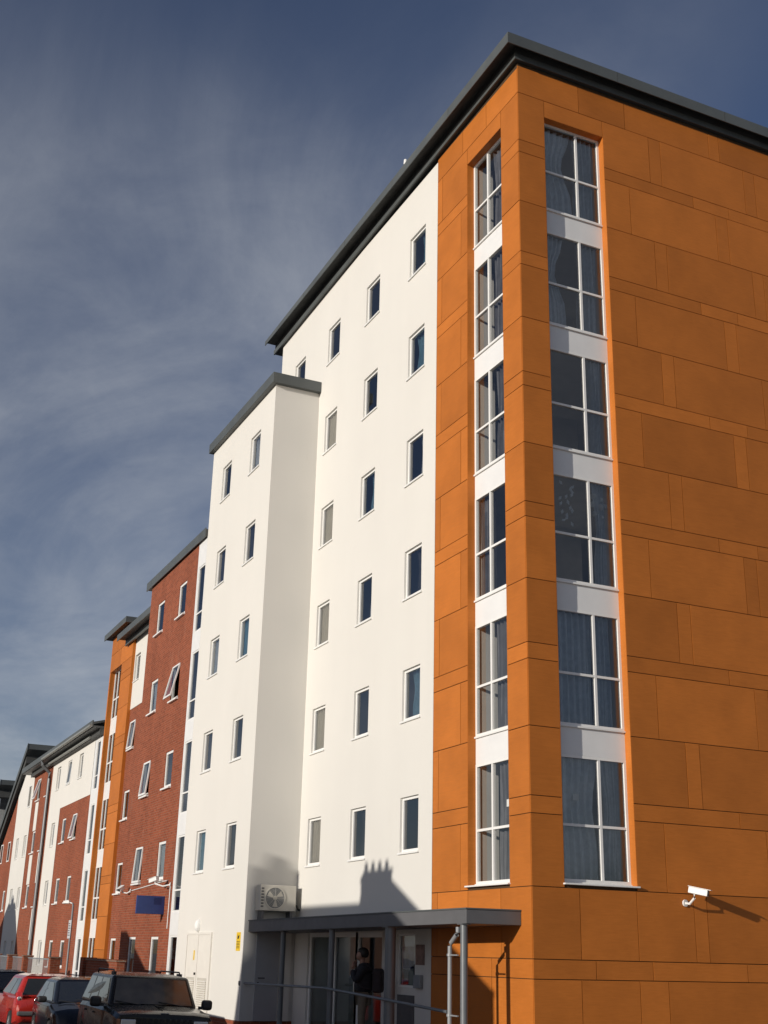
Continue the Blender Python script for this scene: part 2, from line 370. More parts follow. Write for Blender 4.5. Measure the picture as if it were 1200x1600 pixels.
def window(parent, face, u0, u1, z0, z1, dep=0.1, fw=0.055, mull=(), trans=(), sill=None, opened=0.0, blind=None, glass='glass', thick=0.06, sill_h=0.035, d0=0.0, bot=None):
    """frame mesh = the part 'window'; pane, sash, sill, curtain are its sub-parts"""
    f = MB(); g = 0.001
    a, b, c, e = u0 + g, u1 - g, z0 + g, z1 - g
    bt = bot or fw * 1.15
    dd0, dd1 = d0 - dep - thick, d0 - dep
    face.box(f, a, a + fw, dd0, dd1, c, e); face.box(f, b - fw, b, dd0, dd1, c, e)
    face.box(f, a + fw, b - fw, dd0, dd1, c, c + bt); face.box(f, a + fw, b - fw, dd0, dd1, e - fw, e)
    us = [a + fw] + [x for m_ in mull for x in (m_ - fw / 2, m_ + fw / 2)] + [b - fw]
    zs = [c + bt] + [x for m_ in trans for x in (m_ - fw * .45, m_ + fw * .45)] + [e - fw]
    for m_ in mull: face.box(f, m_ - fw / 2, m_ + fw / 2, dd0, dd1 - 0.004, c + bt, e - fw)
    for i in range(0, len(us), 2):
        for m_ in trans: face.box(f, us[i], us[i + 1], dd0, dd1 - 0.006, m_ - fw * .45, m_ + fw * .45)
    w = f.build('window', 'white', parent)
    if opened:
        s = MB(); sw = fw * 0.8; m = Matrix.Rotation(0, 4, 'X')
        ia, ib, ic, ie = a + 0.012, b - 0.012, c + 0.012, e - 0.012
        y0_ = 0.0
        for q in ((ia, ia + sw, ic, ie), (ib - sw, ib, ic, ie), (ia + sw, ib - sw, ic, ic + sw), (ia + sw, ib - sw, ie - sw, ie)): face.box(s, q[0], q[1], d0 - dep + 0.003, d0 - dep + 0.043, q[2], q[3])
        pn = MB(); face.quad(pn, ia + sw, ib - sw, d0 - dep + 0.02, ic + sw, ie - sw)
        piv = Vector(face.p(0, d0 - dep + 0.003, ie)); ax = Vector((1, 0, 0)) if face.axis == 'x' else Vector((0, 1, 0))
        ang = opened if (face.axis == 'x') == (face.sign < 0) else -opened
        T = Matrix.Translation(piv) @ Matrix.Rotation(-ang, 4, ax) @ Matrix.Translation(-piv)
        s.xform(T).build('sash', 'white', w); pn.xform(T).build('pane', glass, w)
    else:
        for i in range(0, len(us), 2):
            for j in range(0, len(zs), 2):
                pn = MB(); face.quad(pn, us[i] - 0.004, us[i + 1] + 0.004, d0 - dep - thick * 0.5, zs[j] - 0.004, zs[j + 1] + 0.004); pn.build('pane', glass, w)
    if sill is not None:
        s = MB(); face.box(s, u0 - 0.05, u1 + 0.05, d0 + 0.001 if sill > 0 else d0 - dep, d0 + sill, z0 - sill_h, z0 - 0.001)
        face.box(s, u0 + 0.002, u1 - 0.002, d0 - dep, d0 + 0.0005, z0 + 0.0005, z0 + 0.012)
        s.build('sill', 'white', w)
    if blind:
        cm = curtain_mesh(face, a + fw * .6, b - fw * .6, d0 - dep - thick - (0.025 if blind == 'blind' else 0.05), c + 0.02, e - 0.02, 4, 0.012 if blind == 'blind' else 0.03, seed=int(abs(u0 * 31 + z0 * 17)))
        cm.build('blind' if blind == 'blind' else 'curtain', blind, w, smooth=True)
    return w
# ------------------------------------------------------------------ setting
g = MB(); g.quad((-600, -600, -0.02), (600, -600, -0.02), (600, 600, -0.02), (-600, 600, -0.02)); structure(g.build('ground', 'paving'))
rd = MB(); rd.quad((-200, -9.6, 0), (60, -9.6, 0), (60, -4.0, 0), (-200, -4.0, 0)); structure(rd.build('road', 'asphalt'))
pv = MB(); pv.box(-200, 0.6, -3.85, 0.0, -0.015, 0.12); pv.box(0.6, 60, -3.85, -1.6, -0.015, 0.118); structure(pv.build('pavement', 'paving'))
kb = MB(); kb.box(-200, 60, -4.0, -3.852, -0.015, 0.125); structure(kb.build('kerb', 'paving', bevel=0.015))
pv = MB(); pv.box(-200, 60, -11.8, -9.75, -0.015, 0.12); structure(pv.build('pavement', 'paving'))

# ------------------------------------------------------------------ corner tower
FL = Face('x', 0.0, -1); FR = Face('y', 0.0, 1)
tower = thing('apartment_tower', (-7, 7, 0), 'six storey apartment tower with orange wood panelled corner, white side and dark overhanging roof', 'building')
GAP = 0.007; PT = 0.018
def panel(face, u0, u1, v0, v1, parent, corner=None):
    a, b = u0 + GAP, u1 - GAP
    m = MB(); dz = random.uniform(-0.0015, 0.0015)
    face.box(m, a, b, -PT, dz, Z(v0) + GAP, Z(v1) - GAP)
    return m.build('panel', 'panel', parent)
def row(face, seams, v0, v1, parent, skip=None):
    for a, b in zip(seams[:-1], seams[1:]):
        if skip and a >= skip[0] - 0.01 and b <= skip[1] + 0.01: continue
        panel(face, a, b, v0, v1, parent)
S0, S1 = 0.655, 2.155           # window slot on the right facade
Q0, Q1 = -2.21, -0.72           # window slot on the left facade
SB, STP = 0.08, 15.78
wall(FL, -3.65, -0.02, Z(-3.2), Z(16.99), [(Q0, Q1, Z(SB), Z(STP), 0.0)], 'gap', tower, 'panel_backing', d=-PT - 0.004)
wall(FR, 0.02, 14, Z(-3.2), Z(16.99), [(S0, S1, Z(SB), Z(STP), 0.0)], 'gap', tower, 'panel_backing', d=-PT - 0.004)
RL_ = [0, S0, S1, 2.80, 5.15, 5.48, 7.83, 8.16, 10.51, 10.84, 13.2, 14]
RU_ = [0, S0, S1, 3.39, 3.71, 6.08, 6.40, 8.77, 9.09, 11.46, 11.78, 14]
RB_ = [0, S0, S1, 4.55, 5.55, 7.95, 8.95, 11.3, 12.3, 14]
for k in range(6):
    b = ST * k
    row(FR, RL_, b, b + 1.2, tower, (S0, S1)); row(FR, RB_, b + 1.2, b + 1.5, tower, (S0, S1)); row(FR, RU_, b + 1.5, b + 2.7, tower, (S0, S1))
    row(FL, [-3.65, -2.5, Q0, Q1, -0.013], b, b + 1.2, tower, (Q0, Q1)); row(FL, [-3.65, Q0, Q1, -0.013], b + 1.2, b + 1.5, tower, (Q0, Q1))
    row(FL, [-3.65, -3.41, Q0, Q1, -0.013], b + 1.5, b + 2.7, tower, (Q0, Q1))
panel(FR, S0, S1, STP, 16.2, tower); panel(FL, Q0, Q1, STP, 16.2, tower)
row(FR, [0, 1.55, 2.77, 5.12, 5.42, 7.8, 8.1, 10.5, 10.8, 13.2, 14], 16.2, 16.90, tower)
row(FL, [-3.65, -2.42, -1.34, -0.013], 16.2, 16.84, tower)
row(FR, [0, 0.95, 2.13, 3.36, 3.65, 6.0, 6.3, 8.7, 9.0, 11.4, 14], -1.15, 0, tower)
row(FR, [0, 1.24, 2.41, 4.47, 6.8, 8.0, 10.2, 12, 14], -1.46, -1.15, tower)
row(FR, [0, 0.94, 2.12, 2.72, 5.1, 5.4, 7.8, 8.1, 10.5, 12, 14], -2.65, -1.46, tower)
row(FR, [0, 1.24, 2.41, 4.47, 6.8, 8.0, 10.2, 12, 14], -3.18, -2.65, tower)
row(FL, [-3.65, -3.41, Q0, -1.03, -0.013], -1.15, 0, tower); row(FL, [-3.65, -1.36, -0.013], -1.46, -1.15, tower)
row(FL, [-3.65, -2.5, -1.36, -0.013], -2.65, -1.46, tower); row(FL, [-3.65, -1.36, -0.013], -3.18, -2.65, tower)
DEP = 0.17
def lining(face, a, b, parent, z0, z1, dep=DEP, mat='panel'):
    for (p, q) in ((a - 0.012, a), (b, b + 0.012)):
        m = MB(); face.box(m, p, q, -dep - 0.1, -0.004, z0, z1); m.build('reveal_panel', mat, parent)
    m = MB(); face.box(m, a, b, -dep - 0.1, -0.004, z1, z1 + 0.012); m.build('reveal_panel', mat, parent)
lining(FL, Q0, Q1, tower, Z(SB), Z(STP)); lining(FR, S0, S1, tower, Z(SB), Z(STP))
def slot_storey(face, a, b, k, mullion, parent, curt, first):
    z0 = Z(ST * k + 0.1); z1 = Z(ST * k + 2.29); zt = Z(ST * k + 1.07)
    w = window(parent, face, a, b, z0, z1, dep=DEP, fw=0.05, mull=(mullion,), trans=(zt,), d0=0.0, thick=0.07, glass='clear')
    if k < 5:
        m = MB(); face.box(m, a + .001, b - .001, -DEP - 0.05, -DEP - 0.004, z1 + 0.001, z0 + ST - 0.001)
        m.build('spandrel_panel', 'spandrel', parent)
    for (p_, q_) in ((a - 0.05, a + 0.035), (b - 0.035, b + 0.05)):
        iv = MB(); face.box(iv, p_, q_, -DEP - 0.48, -DEP - 0.072, z0 - 0.02, z1 + 0.02); iv.build('inner_reveal', 'cream', w)
    lip = MB(); face.box(lip, a + .002, b - .002, -DEP + 0.001, -DEP + 0.03, z0 - 0.02, z0 + 0.012); lip.build('sill', 'white', w)
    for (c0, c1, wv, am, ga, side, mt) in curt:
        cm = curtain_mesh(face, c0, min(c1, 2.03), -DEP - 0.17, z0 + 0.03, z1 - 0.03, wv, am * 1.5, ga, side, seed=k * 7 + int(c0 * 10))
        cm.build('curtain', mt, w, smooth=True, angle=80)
    return w
ml = -1.60; mr = 1.565
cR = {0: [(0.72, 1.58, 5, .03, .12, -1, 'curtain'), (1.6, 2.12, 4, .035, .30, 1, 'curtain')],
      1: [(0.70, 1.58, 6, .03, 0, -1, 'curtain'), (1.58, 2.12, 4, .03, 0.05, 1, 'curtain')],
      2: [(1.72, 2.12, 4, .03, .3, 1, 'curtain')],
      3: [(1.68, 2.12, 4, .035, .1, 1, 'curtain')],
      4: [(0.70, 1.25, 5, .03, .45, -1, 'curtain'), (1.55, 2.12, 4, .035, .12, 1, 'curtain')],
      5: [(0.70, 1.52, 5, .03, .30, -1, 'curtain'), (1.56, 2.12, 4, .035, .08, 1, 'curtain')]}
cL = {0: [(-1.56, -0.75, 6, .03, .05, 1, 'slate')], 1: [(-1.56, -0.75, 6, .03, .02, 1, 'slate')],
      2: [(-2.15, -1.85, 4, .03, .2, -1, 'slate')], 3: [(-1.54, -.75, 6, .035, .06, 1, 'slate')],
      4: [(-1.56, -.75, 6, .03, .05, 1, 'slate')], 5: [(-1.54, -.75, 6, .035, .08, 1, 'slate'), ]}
for k in range(6):
    slot_storey(FR, S0, S1, k, mr, tower, cR[k], k == 0); slot_storey(FL, Q0, Q1, k, ml, tower, cL[k], k == 0)
for face, a, b in ((FL, Q0, Q1), (FR, S0, S1)):
    m = MB(); face.box(m, a - 0.03, b + 0.03, -DEP, 0.06, Z(SB) - 0.03, Z(SB) - 0.002); m.build('sill', 'white', tower, bevel=0.006)
# white rendered side
cols = [(-5.11, -4.27), (-7.69, -6.86), (-10.28, -9.45), (-12.87, -12.04)]
WV0, WV1 = 0.83, 1.94
holes = []
for ci, (a, b) in enumerate(cols):
    for k in (range(6) if ci < 3 else (5,)): holes.append((a, b, Z(WV0 + ST * k), Z(WV1 + ST * k), 0.17))
ent = [(-9.95, -7.2, Z(-2.78), Z(-0.7), 0.12), (-7.2, -5.85, Z(-2.78), Z(-0.7), 0.12), (-5.08, -4.32, Z(-1.73), Z(-0.74), 0.06)]
wall(FL, -14.1, -3.652, Z(-3.2), Z(16.78), holes + ent, 'render', tower, 'wall')
bl = {(0, 1): 'teal', (0, 5): 'teal', (0, 4): 'teal', (0, 3): 'curtain', (1, 3): 'teal', (1, 2): 'curtain', (1, 1): 'curtain', (1, 4): 'curtain', (0, 2): None}
for ci, (a, b) in enumerate(cols):
    for k in (range(6) if ci < 3 else (5,)):
        bb = 'blind' if ci == 2 and k < 5 else (bl.get((ci, k)) or 'slate')  # bare windows get an added curtain to grey their dark navy panes
        w = window(tower, FL, a, b, Z(WV0 + ST * k), Z(WV1 + ST * k), dep=0.05, fw=0.055, sill=0.035, blind=None if bb in ('teal', 'curtain', 'slate') else bb)
        if bb in ('teal', 'curtain', 'slate'):
            half = a + (0.55, 0.38, 0.3, 0.62, 0.45, 0.5)[(k * 2 + ci) % 6]
            curtain_mesh(FL, half - 0.15, b - 0.05, -0.21, Z(WV0 + ST * k) + .03, Z(WV1 + ST * k) - .03, 4, 0.03, 0.15, 1, seed=k + ci * 9).build('curtain', bb, w, smooth=True, angle=80)
# hidden faces of the tower so that it is a closed volume
m = MB(); m.quad((-14.1, 0.0, Z(-3.2)), (-14.1, 14, Z(-3.2)), (-14.1, 14, Z(16.78)), (-14.1, 0.0, Z(16.78))); m.quad((-14.1, 14, Z(-3.2)), (0, 14, Z(-3.2)), (0, 14, Z(16.78)), (-14.1, 14, Z(16.78)))
m.build('rear_wall', 'render', tower)
for k in range(7):
    m = MB(); m.box(-13.9, -0.36, 0.36, 13.9, Z(ST * k - 0.22), Z(ST * k + 0.0)); m.build('floor_slab', 'room', tower)
m = MB(); m.box(-13.9, -3.3, 3.4, 3.5, Z(-2.8), Z(16.7)); m.box(-3.4, -3.3, 0.4, 3.4, Z(0), Z(16.7)); m.box(-3.3, -0.4, 4.4, 4.5, Z(-2.8), Z(16.7))
for xx in (-6.0, -8.5, -11.2): m.box(xx, xx + 0.1, 0.37, 3.4, Z(0.0), Z(16.7))
m.build('room_wall', 'core', tower)
m = MB(); m.box(-10.75, -3.7, 0.2, 3.4, Z(-3.0), Z(-2.8)); m.box(-10.7, -3.8, 1.3, 1.4, Z(-2.79), Z(-.3)); m.build('lobby_floor', 'core', tower)
# roof: outer slab with a downstand fascia, an inner strip below it
def slope_box(mb, x0, x1, y0, y1, za0, za1, zb0, zb1):   # a = x0 end (bottom, top), b = x1 end
    mb.hexa([(x0, y0, za0), (x1, y0, zb0), (x1, y1, zb0), (x0, y1, za0), (x0, y0, za1), (x1, y0, zb1), (x1, y1, zb1), (x0, y1, za1)])
def tz(x): return Z(17.40) + 0.0225 * (x - 0.30)
def th(x): return 0.27 + 0.0085 * (x - 0.30)             # fascia depth, thinner towards the far end
XE = -14.7
roof = MB(); slope_box(roof, XE, 0.28, -0.38, 14.6, tz(XE) - .06, tz(XE) - .01, tz(.28) - .06, tz(.28) - .01); roof = roof.build('roof', 'roofdark', tower)
fa = MB(); slope_box(fa, XE - .02, 0.30, -0.402, -0.383, tz(XE) - th(XE), tz(XE), tz(.3) - th(.3), tz(.3)); fa.build('fascia', 'roofmetal', roof)
fa = MB(); fa.box(0.283, 0.302, -0.381, 14.62, tz(.3) - th(.3), tz(.3) + 0.001); fa.build('fascia', 'roofmetal', roof)
def sb(x): return Z(16.985) + 0.0225 * x                   # bottom of the inner strip
sf = MB(); slope_box(sf, XE, 0.06, -0.06, 14.0, sb(XE) + .02, tz(XE) - .07, sb(0) + .02, tz(.06) - .07); sf.build('soffit', 'roofdark', roof)
sp = MB(); slope_box(sp, XE, 0.08, -0.10, -0.063, sb(XE), sb(XE) + .15, sb(.08), sb(.08) + .15); sp.box(0.063, 0.081, -0.098, 14.0, sb(.08), sb(.08) + .149); sp.build('gutter', 'roofmetal', roof)
for xx in (-2.4, -5.4, -8.4, -11.4):   # fascia joints
    j = MB(); j.box(xx - .006, xx + .006, -0.405, -0.4025, tz(xx) - th(xx) + .01, tz(xx) - 0.004); j.build('fascia_joint', 'roofdark', roof)
for yy in (2.4, 5.4, 8.4, 11.4):
    j = MB(); j.box(0.3025, 0.305, yy - .006, yy + .006, tz(.3) - th(.3) + .01, tz(.3) - 0.004); j.build('fascia_joint', 'roofdark', roof)

cap = tag((lambda mm: mm.build('roof_cap', 'paper', smooth=True))(MB().tube([(-4.72, -0.36, tz(-4.7)), (-4.72, -0.36, tz(-4.7) + .14)], [.05, .04], 10)), 'tiny white cap standing on the edge of the dark tower roof', 'vent cap')
# entrance glazing, door, poster case
e1 = window(tower, FL, -9.95, -7.2, Z(-2.78), Z(-0.7), dep=0.05, fw=0.09, mull=(-8.47,), glass='tint'); e1.name = 'entrance_window'
e2 = window(tower, FL, -7.2, -5.85, Z(-2.78), Z(-0.7), dep=0.05, fw=0.10, glass='tint'); e2.name = 'entrance_door'
for (a_, b_) in ((-9.84, -8.53), (-8.41, -7.31)):
    m = MB(); FL.quad(m, a_, b_, -0.135, Z(-2.68), Z(-0.80)); m.build('pane_tone_sheet', 'pane_tone', e1)
m = MB(); FL.quad(m, -7.1, -6.4, -0.135, Z(-2.68), Z(-1.7)); m.build('pane_tone_sheet', 'pane_tone', e2)
hd = MB(); hd.tube([(-7.02, -0.03, Z(-1.95)), (-7.02, -0.09, Z(-1.95)), (-7.02, -0.09, Z(-1.45)), (-7.02, -0.03, Z(-1.45))], 0.012, 8); hd.build('handle', 'steel', e2)
pc = window(tower, FL, -5.08, -4.32, Z(-1.73), Z(-0.74), dep=0.01, fw=0.035, glass='tint'); pc.name = 'poster_case'
m = MB(); FL.quad(m, -5.08, -4.32, -0.058, Z(-1.73), Z(-0.74)); m.build('backboard', 'plate', pc)
for (a, b, c, e, mt) in ((-4.98, -4.5, -1.38, -0.98, 'poster'), (-4.95, -4.72, -1.7, -1.4, 'black'), (-4.68, -4.5, -1.68, -1.42, 'paper'), (-4.48, -4.38, -1.6, -1.3, 'black')):
    m = MB(); FL.box(m, a, b, -0.057, -0.052, Z(c), Z(e)); m.build('poster', mt, pc)
m = MB(); FL.box(m, -4.29, -3.92, 0.001, 0.012, Z(-1.31), Z(-0.94)); m.build('notice', 'posterb', tower)
m = MB(); FL.box(m, -4.27, -3.98, 0.001, 0.07, Z(-1.73), Z(-1.49)); m.build('letter_box', 'galv', tower, bevel=.008)
m = MB(); FL.box(m, -5.06, -4.33, 0.001, 0.02, Z(-2.75), Z(-1.87)); m.build('kick_panel', 'bumper', tower)

# ------------------------------------------------------------------ white stair block
FB = Face('x', -1.3, -1); FBR = Face('y', -10.8, 1)
block = thing('stair_block', (-13.6, -0.6, 0), 'plain white rendered block jutting forward beside the tower under a thin grey coping', 'building')
bc = [(-12.70, -11.87), (-15.28, -14.44)]
bh = [(a, b, Z(WV0 + ST * k), Z(WV1 + ST * k), 0.17) for (a, b) in bc for k in range(5)]
wall(FB, -16.4, -10.8, Z(-2.66), Z(13.7), bh, 'render', block, 'wall')
m = MB(); FBR.quad(m, -1.3, -0.0005, 0, Z(-2.66), Z(13.7)); m.quad((-16.4, -1.3, Z(-2.66)), (-16.4, 4, Z(-2.66)), (-16.4, 4, Z(13.7)), (-16.4, -1.3, Z(13.7)))
m.quad((-16.4, 4, Z(-2.66)), (-14.11, 4, Z(-2.66)), (-14.11, 4, Z(13.7)), (-16.4, 4, Z(13.7))); m.build('side_wall', 'render', block)
m = MB(); m.box(-16.38, -10.79, -1.315, -0.002, Z(-3.2), Z(-2.662)); m.build('plinth', 'brick', block)
for i, (a, b) in enumerate(bc):
    for k in range(5):
        window(block, FB, a, b, Z(WV0 + ST * k), Z(WV1 + ST * k), dep=0.05, fw=0.055, sill=0.035, blind=('slate', None, 'teal', 'slate', 'curtain')[(i * 2 + k) % 5])
m = MB(); m.box(-16.52, -10.66, -1.44, -0.004, Z(13.66), Z(13.97)); cp = m.build('coping', 'roofmetal', block, bevel=.012)
m = MB(); m.box(-16.35, -10.9, -0.5, -0.4, Z(-2.6), Z(13.6)); m.build('room_wall', 'core', block)
for k in range(6):
    m = MB(); m.box(-16.3, -10.9, -1.1, -0.51, Z(ST * k - 0.22), Z(ST * k)); m.build('floor_slab', 'room', block)
# louvred plant doors
for a, b in ((-15.30, -14.32), (-14.30, -13.28)):
    m = MB(); FB.box(m, a + .01, b - .01, 0.002, 0.03, Z(-2.62), Z(-0.76)); dr = m.build('door', 'cream', block, bevel=.004)
    for i in range(13):
        z = Z(-2.50 + i * 0.052); m = MB()
        a0, b0 = a + 0.14, b - 0.14
        p = FB.p; m.hexa([p(a0, .031, z), p(b0, .031, z), p(b0, .034, z + .006), p(a0, .034, z + .006), p(a0, .055, z - .022), p(b0, .055, z - .022), p(b0, .058, z - .016), p(a0, .058, z - .016)])
        m.build('louvre_slat', 'cream', dr)
    m = MB(); FB.box(m, a + .12, b - .12, 0.0305, 0.032, Z(-2.54), Z(-1.80)); m.build('louvre_recess', 'acbody', dr)
m = MB(); FB.box(m, -14.40, -14.37, .03, .075, Z(-1.74), Z(-1.68)); m.build('door_lock', 'black', block)
m = MB()
FB.box(m, -15.36, -15.30, .001, .04, Z(-2.66), Z(-0.70)); FB.box(m, -13.28, -13.22, .001, .04, Z(-2.66), Z(-0.70)); FB.box(m, -15.30, -13.28, .001, .04, Z(-0.757), Z(-0.70)); m.build('door_frame', 'cream', block)
# grey side door in the niche
m = MB(); FBR.box(m, -0.98, -0.40, .002, .035, Z(-2.66), Z(-0.70)); dr = m.build('door', 'door', block, bevel=.004)
m = MB(); m.tube([(-10.76, -0.90, Z(-1.72)), (-10.70, -0.90, Z(-1.72)), (-10.70, -0.76, Z(-1.72))], .011, 8); m.tube([(-10.765, -0.90, Z(-1.83)), (-10.755, -0.90, Z(-1.83))], .025, 10); m.build('handle', 'black', dr)
m = MB(); FBR.box(m, -0.34, -0.10, .002, .05, Z(-2.66), Z(-0.64)); m.build('meter_cabinet', 'cream', block, bevel=.006)

# ------------------------------------------------------------------ red brick block with glazed strip
BRK = dict(dep=0.025, fw=0.075, sill=0.085, sill_h=0.05)
brickb = thing('brick_block', (-19.7, 0, 0), 'tall red brick block carrying the blue sign, joined to the plain white block', 'building')
b2 = [(-19.20, -18.36), (-21.82, -20.97)]
bh = [(a, b, Z(WV0 + ST * k - .03), Z(WV1 + ST * k - .03), 0.10) for (a, b) in b2 for k in range(-1, 4)]
wall(FB, -22.9, -17.25, Z(-3.2), Z(10.9), bh, 'brick', brickb, 'wall')
for i, (a, b) in enumerate(b2):
    for k in range(-1, 4):
        op = {(0, 2): 0.22, (1, 1): 0.09, (1, 0): 0.06}.get((i, k), 0)
        window(brickb, FB, a, b, Z(WV0 + ST * k - .03), Z(WV1 + ST * k - .03), opened=op, blind='curtain' if (i * 2 + k) % 4 == 0 else None, **BRK)
def strip(face, a, b, k0, k1, vtop, parent, gl=(0.12, 0.03), tr=0.46):
    hs = [(a + gl[0], b - gl[1], Z(-0.15 + ST * k), Z(1.95 + ST * k), 0.06) for k in range(k0, k1)] + [(a + gl[0], b - gl[1], Z(-2.75), Z(-0.76), 0.06)]
    wall(face, a, b, Z(-3.2), Z(vtop), hs, 'spandrel', parent, 'stair_strip')
    for h in hs:
        window(parent, face, h[0], h[1], h[2], h[3], dep=0.015, fw=0.05, trans=(h[2] + 0.6,) if h[2] > Z(-1) else (h[2] + .7,))
strip(FB, -17.25, -16.402, 0, 4, 10.9, brickb)
m = MB(); m.quad((-22.9, -1.3, Z(-3.2)), (-22.9, 3, Z(-3.2)), (-22.9, 3, Z(10.9)), (-22.9, -1.3, Z(10.9))); m.build('side_wall', 'brick', brickb)
m = MB(); m.box(-23.35, -16.405, -1.36, 6, Z(10.9), Z(11.12)); rf = m.build('roof', 'roofdark', brickb)
m = MB(); m.box(-23.37, -16.403, -1.39, -1.362, Z(10.86), Z(11.16)); m.build('fascia', 'roofmetal', rf)
m = MB(); m.box(-22.8, -16.5, 0.6, 0.7, Z(-3), Z(10.8)); m.build('room_wall', 'core', brickb)
for k in range(0, 5):
    m = MB(); m.box(-22.8, -16.5, -1.0, 0.59, Z(ST * k - 0.22), Z(ST * k)); m.build('floor_slab', 'room', brickb)

# ------------------------------------------------------------------ recessed wing
FW = Face('x', 0.0, -1)
wing = thing('brick_wing', (-26.9, 1, 0), 'narrow recessed brick wing with white patch on top, beside the slim orange bay', 'building')
col3 = (-29.80, -28.96)
hs = [(*col3, Z(WV0 + ST * k - .03), Z(WV1 + ST * k - .03), 0.10) for k in range(-1, 3)]
wall(FW, -30.75, -22.92, Z(-3.2), Z(7.84), hs, 'brick', wing, 'wall')
wall(FW, -30.75, -22.92, Z(7.84), Z(10.95), [(-29.95, -29.12, Z(WV0 + ST * 3 + .02), Z(WV1 + ST * 3), .17)], 'render', wing, 'white_wall', d=0.012)
for h in hs: window(wing, FW, h[0], h[1], h[2], h[3], opened=0.08 if h[2] > Z(6) else 0, **BRK)
window(wing, FW, -29.95, -29.12, Z(WV0 + ST * 3 + .02), Z(WV1 + ST * 3), dep=0.08, fw=0.06, sill=0.035, d0=0.012)
m = MB(); m.box(-31.0, -22.92, -0.58, 7, Z(10.86), Z(10.95)); rf = m.build('roof', 'roofdark', wing)
m = MB(); m.box(-31.02, -22.94, -0.61, -0.582, Z(10.78), Z(11.04)); m.build('fascia', 'roofmetal', rf)
m = MB(); m.box(-31.0, -22.92, -0.25, -0.18, Z(10.62), Z(10.858)); m.build('gutter', 'roofmetal', rf)
m = MB(); m.box(-30.7, -22.95, 1.6, 1.7, Z(-3), Z(10.8)); m.build('room_wall', 'core', wing)
for k in range(0, 5):
    m = MB(); m.box(-30.7, -22.95, 0.3, 1.59, Z(ST * k - 0.22), Z(ST * k)); m.build('floor_slab', 'room', wing)

# ------------------------------------------------------------------ slim orange bay
FO = Face('x', -0.13, -1)
bay = thing('orange_bay', (-32.6, 1, 0), 'slim orange panelled bay with one tall narrow window slot, seen down the street', 'building')
OA, OB = -33.78, -31.8
wall(FO, -33.95, -30.05, Z(-3.2), Z(11.6), [(OA, OB, Z(-2.8), Z(10.05), 0.0)], 'gap', bay, 'panel_backing', d=-PT - .004)
for k in range(-1, 4):
    b = ST * k; lo = max(b, -3.2)
    row(FO, [-33.95, OA, OB, -30.05], max(b - .5, -3.2) if k == -1 else b, b + 1.2, bay, (OA, OB)); row(FO, [-33.95, OA, OB, -30.05], b + 1.2, b + 1.5, bay, (OA, OB))
    row(FO, [-33.95, OA, OB, -30.05], b + 1.5, b + (2.7 if k < 3 else 1.95), bay, (OA, OB))
row(FO, [-33.95, -32.1, -30.05], 10.05, 10.8, bay); row(FO, [-33.95, -32.8, -30.05], 10.8, 11.58, bay)
lining(FO, OA, OB, bay, Z(-2.8), Z(10.05), 0.20)
for k in range(-1, 4):
    z0 = Z(ST * k - 0.13) if k >= 0 else Z(-2.75); z1 = Z(ST * k + 2.0)
    window(bay, FO, OA, OB, z0, z1, dep=0.20, fw=0.07, mull=(-33.15,), trans=(Z(ST * k + 0.75),))
    if k < 3:
        m = MB(); FO.box(m, OA + .001, OB - .001, -0.25, -0.205, z1 + .001, Z(ST * (k + 1) - 0.13) - .001); m.build('spandrel_panel', 'spandrel', bay)
m = MB(); m.quad((-30.05, -0.128, Z(-3.2)), (-30.05, 0.01, Z(-3.2)), (-30.05, 0.01, Z(11.6)), (-30.05, -0.128, Z(11.6))); m.quad((-33.95, -0.128, Z(-3.2)), (-33.95, 3, Z(-3.2)), (-33.95, 3, Z(11.6)), (-33.95, -0.128, Z(11.6)))
m.quad((-30.05, 0.012, Z(10.9)), (-30.05, 3, Z(10.9)), (-30.05, 3, Z(11.6)), (-30.05, 0.012, Z(11.6))); m.build('side_panel', 'panel', bay)
m = MB(); m.box(-34.45, -30.6, -0.38, 4, Z(11.6), Z(11.76)); rf = m.build('roof', 'roofdark', bay)
m = MB(); m.box(-34.47, -30.58, -0.41, -0.382, Z(11.55), Z(11.80)); m.box(-30.598, -30.578, -0.38, 4, Z(11.55), Z(11.798)); m.build('fascia', 'roofmetal', rf)
m = MB(); m.box(-33.9, -30.1, 1.6, 1.7, Z(-3), Z(11.4)); m.build('room_wall', 'core', bay)
for k in range(0, 5):
    m = MB(); m.box(-33.9, -30.1, 0.35, 1.59, Z(ST * k - 0.25), Z(ST * k - .14)); m.build('floor_slab', 'room', bay)

# ------------------------------------------------------------------ long white and brick building
longb = thing('long_building', (-42.6, 2, 0), 'long lower white rendered building with a red brick inset and a grey roof with downpipe', 'building')
strip(FW, -36.0, -33.96, 0, 3, 7.75, longb, gl=(0.36, 1.0))
wc = [(-39.15, -38.31), (-41.70, -40.86), (-44.30, -43.46)]
hi = [(a, b, Z(WV0 + ST * 2 - .1), Z(WV1 + ST * 2 - .1), .17) for a, b in wc]
wall(FW, -45.5, -36.0, Z(5.12), Z(7.75), hi, 'render', longb, 'white_wall', d=0.01)
lo_ = [(*wc[2], Z(WV0 + ST * k - .1), Z(WV1 + ST * k - .1), .17) for k in range(-1, 2)]
wall(FW, -45.5, -42.6, Z(-3.2), Z(5.12), lo_, 'render', longb, 'white_wall', d=0.01)
inb = [(a, b, Z(WV0 + ST * k - .1), Z(WV1 + ST * k - .1), .1) for a, b in wc[:2] for k in range(-1, 2)]
wall(FW, -42.6, -36.0, Z(-3.2), Z(5.12), inb, 'brick', longb, 'brick_wall')
b4 = [(-47.05, -46.22), (-49.55, -48.72)]
hb4 = [(a, b, Z(WV0 + ST * k - .1), Z(WV1 + ST * k - .1), .1) for a, b in b4 for k in range(0, 3)]
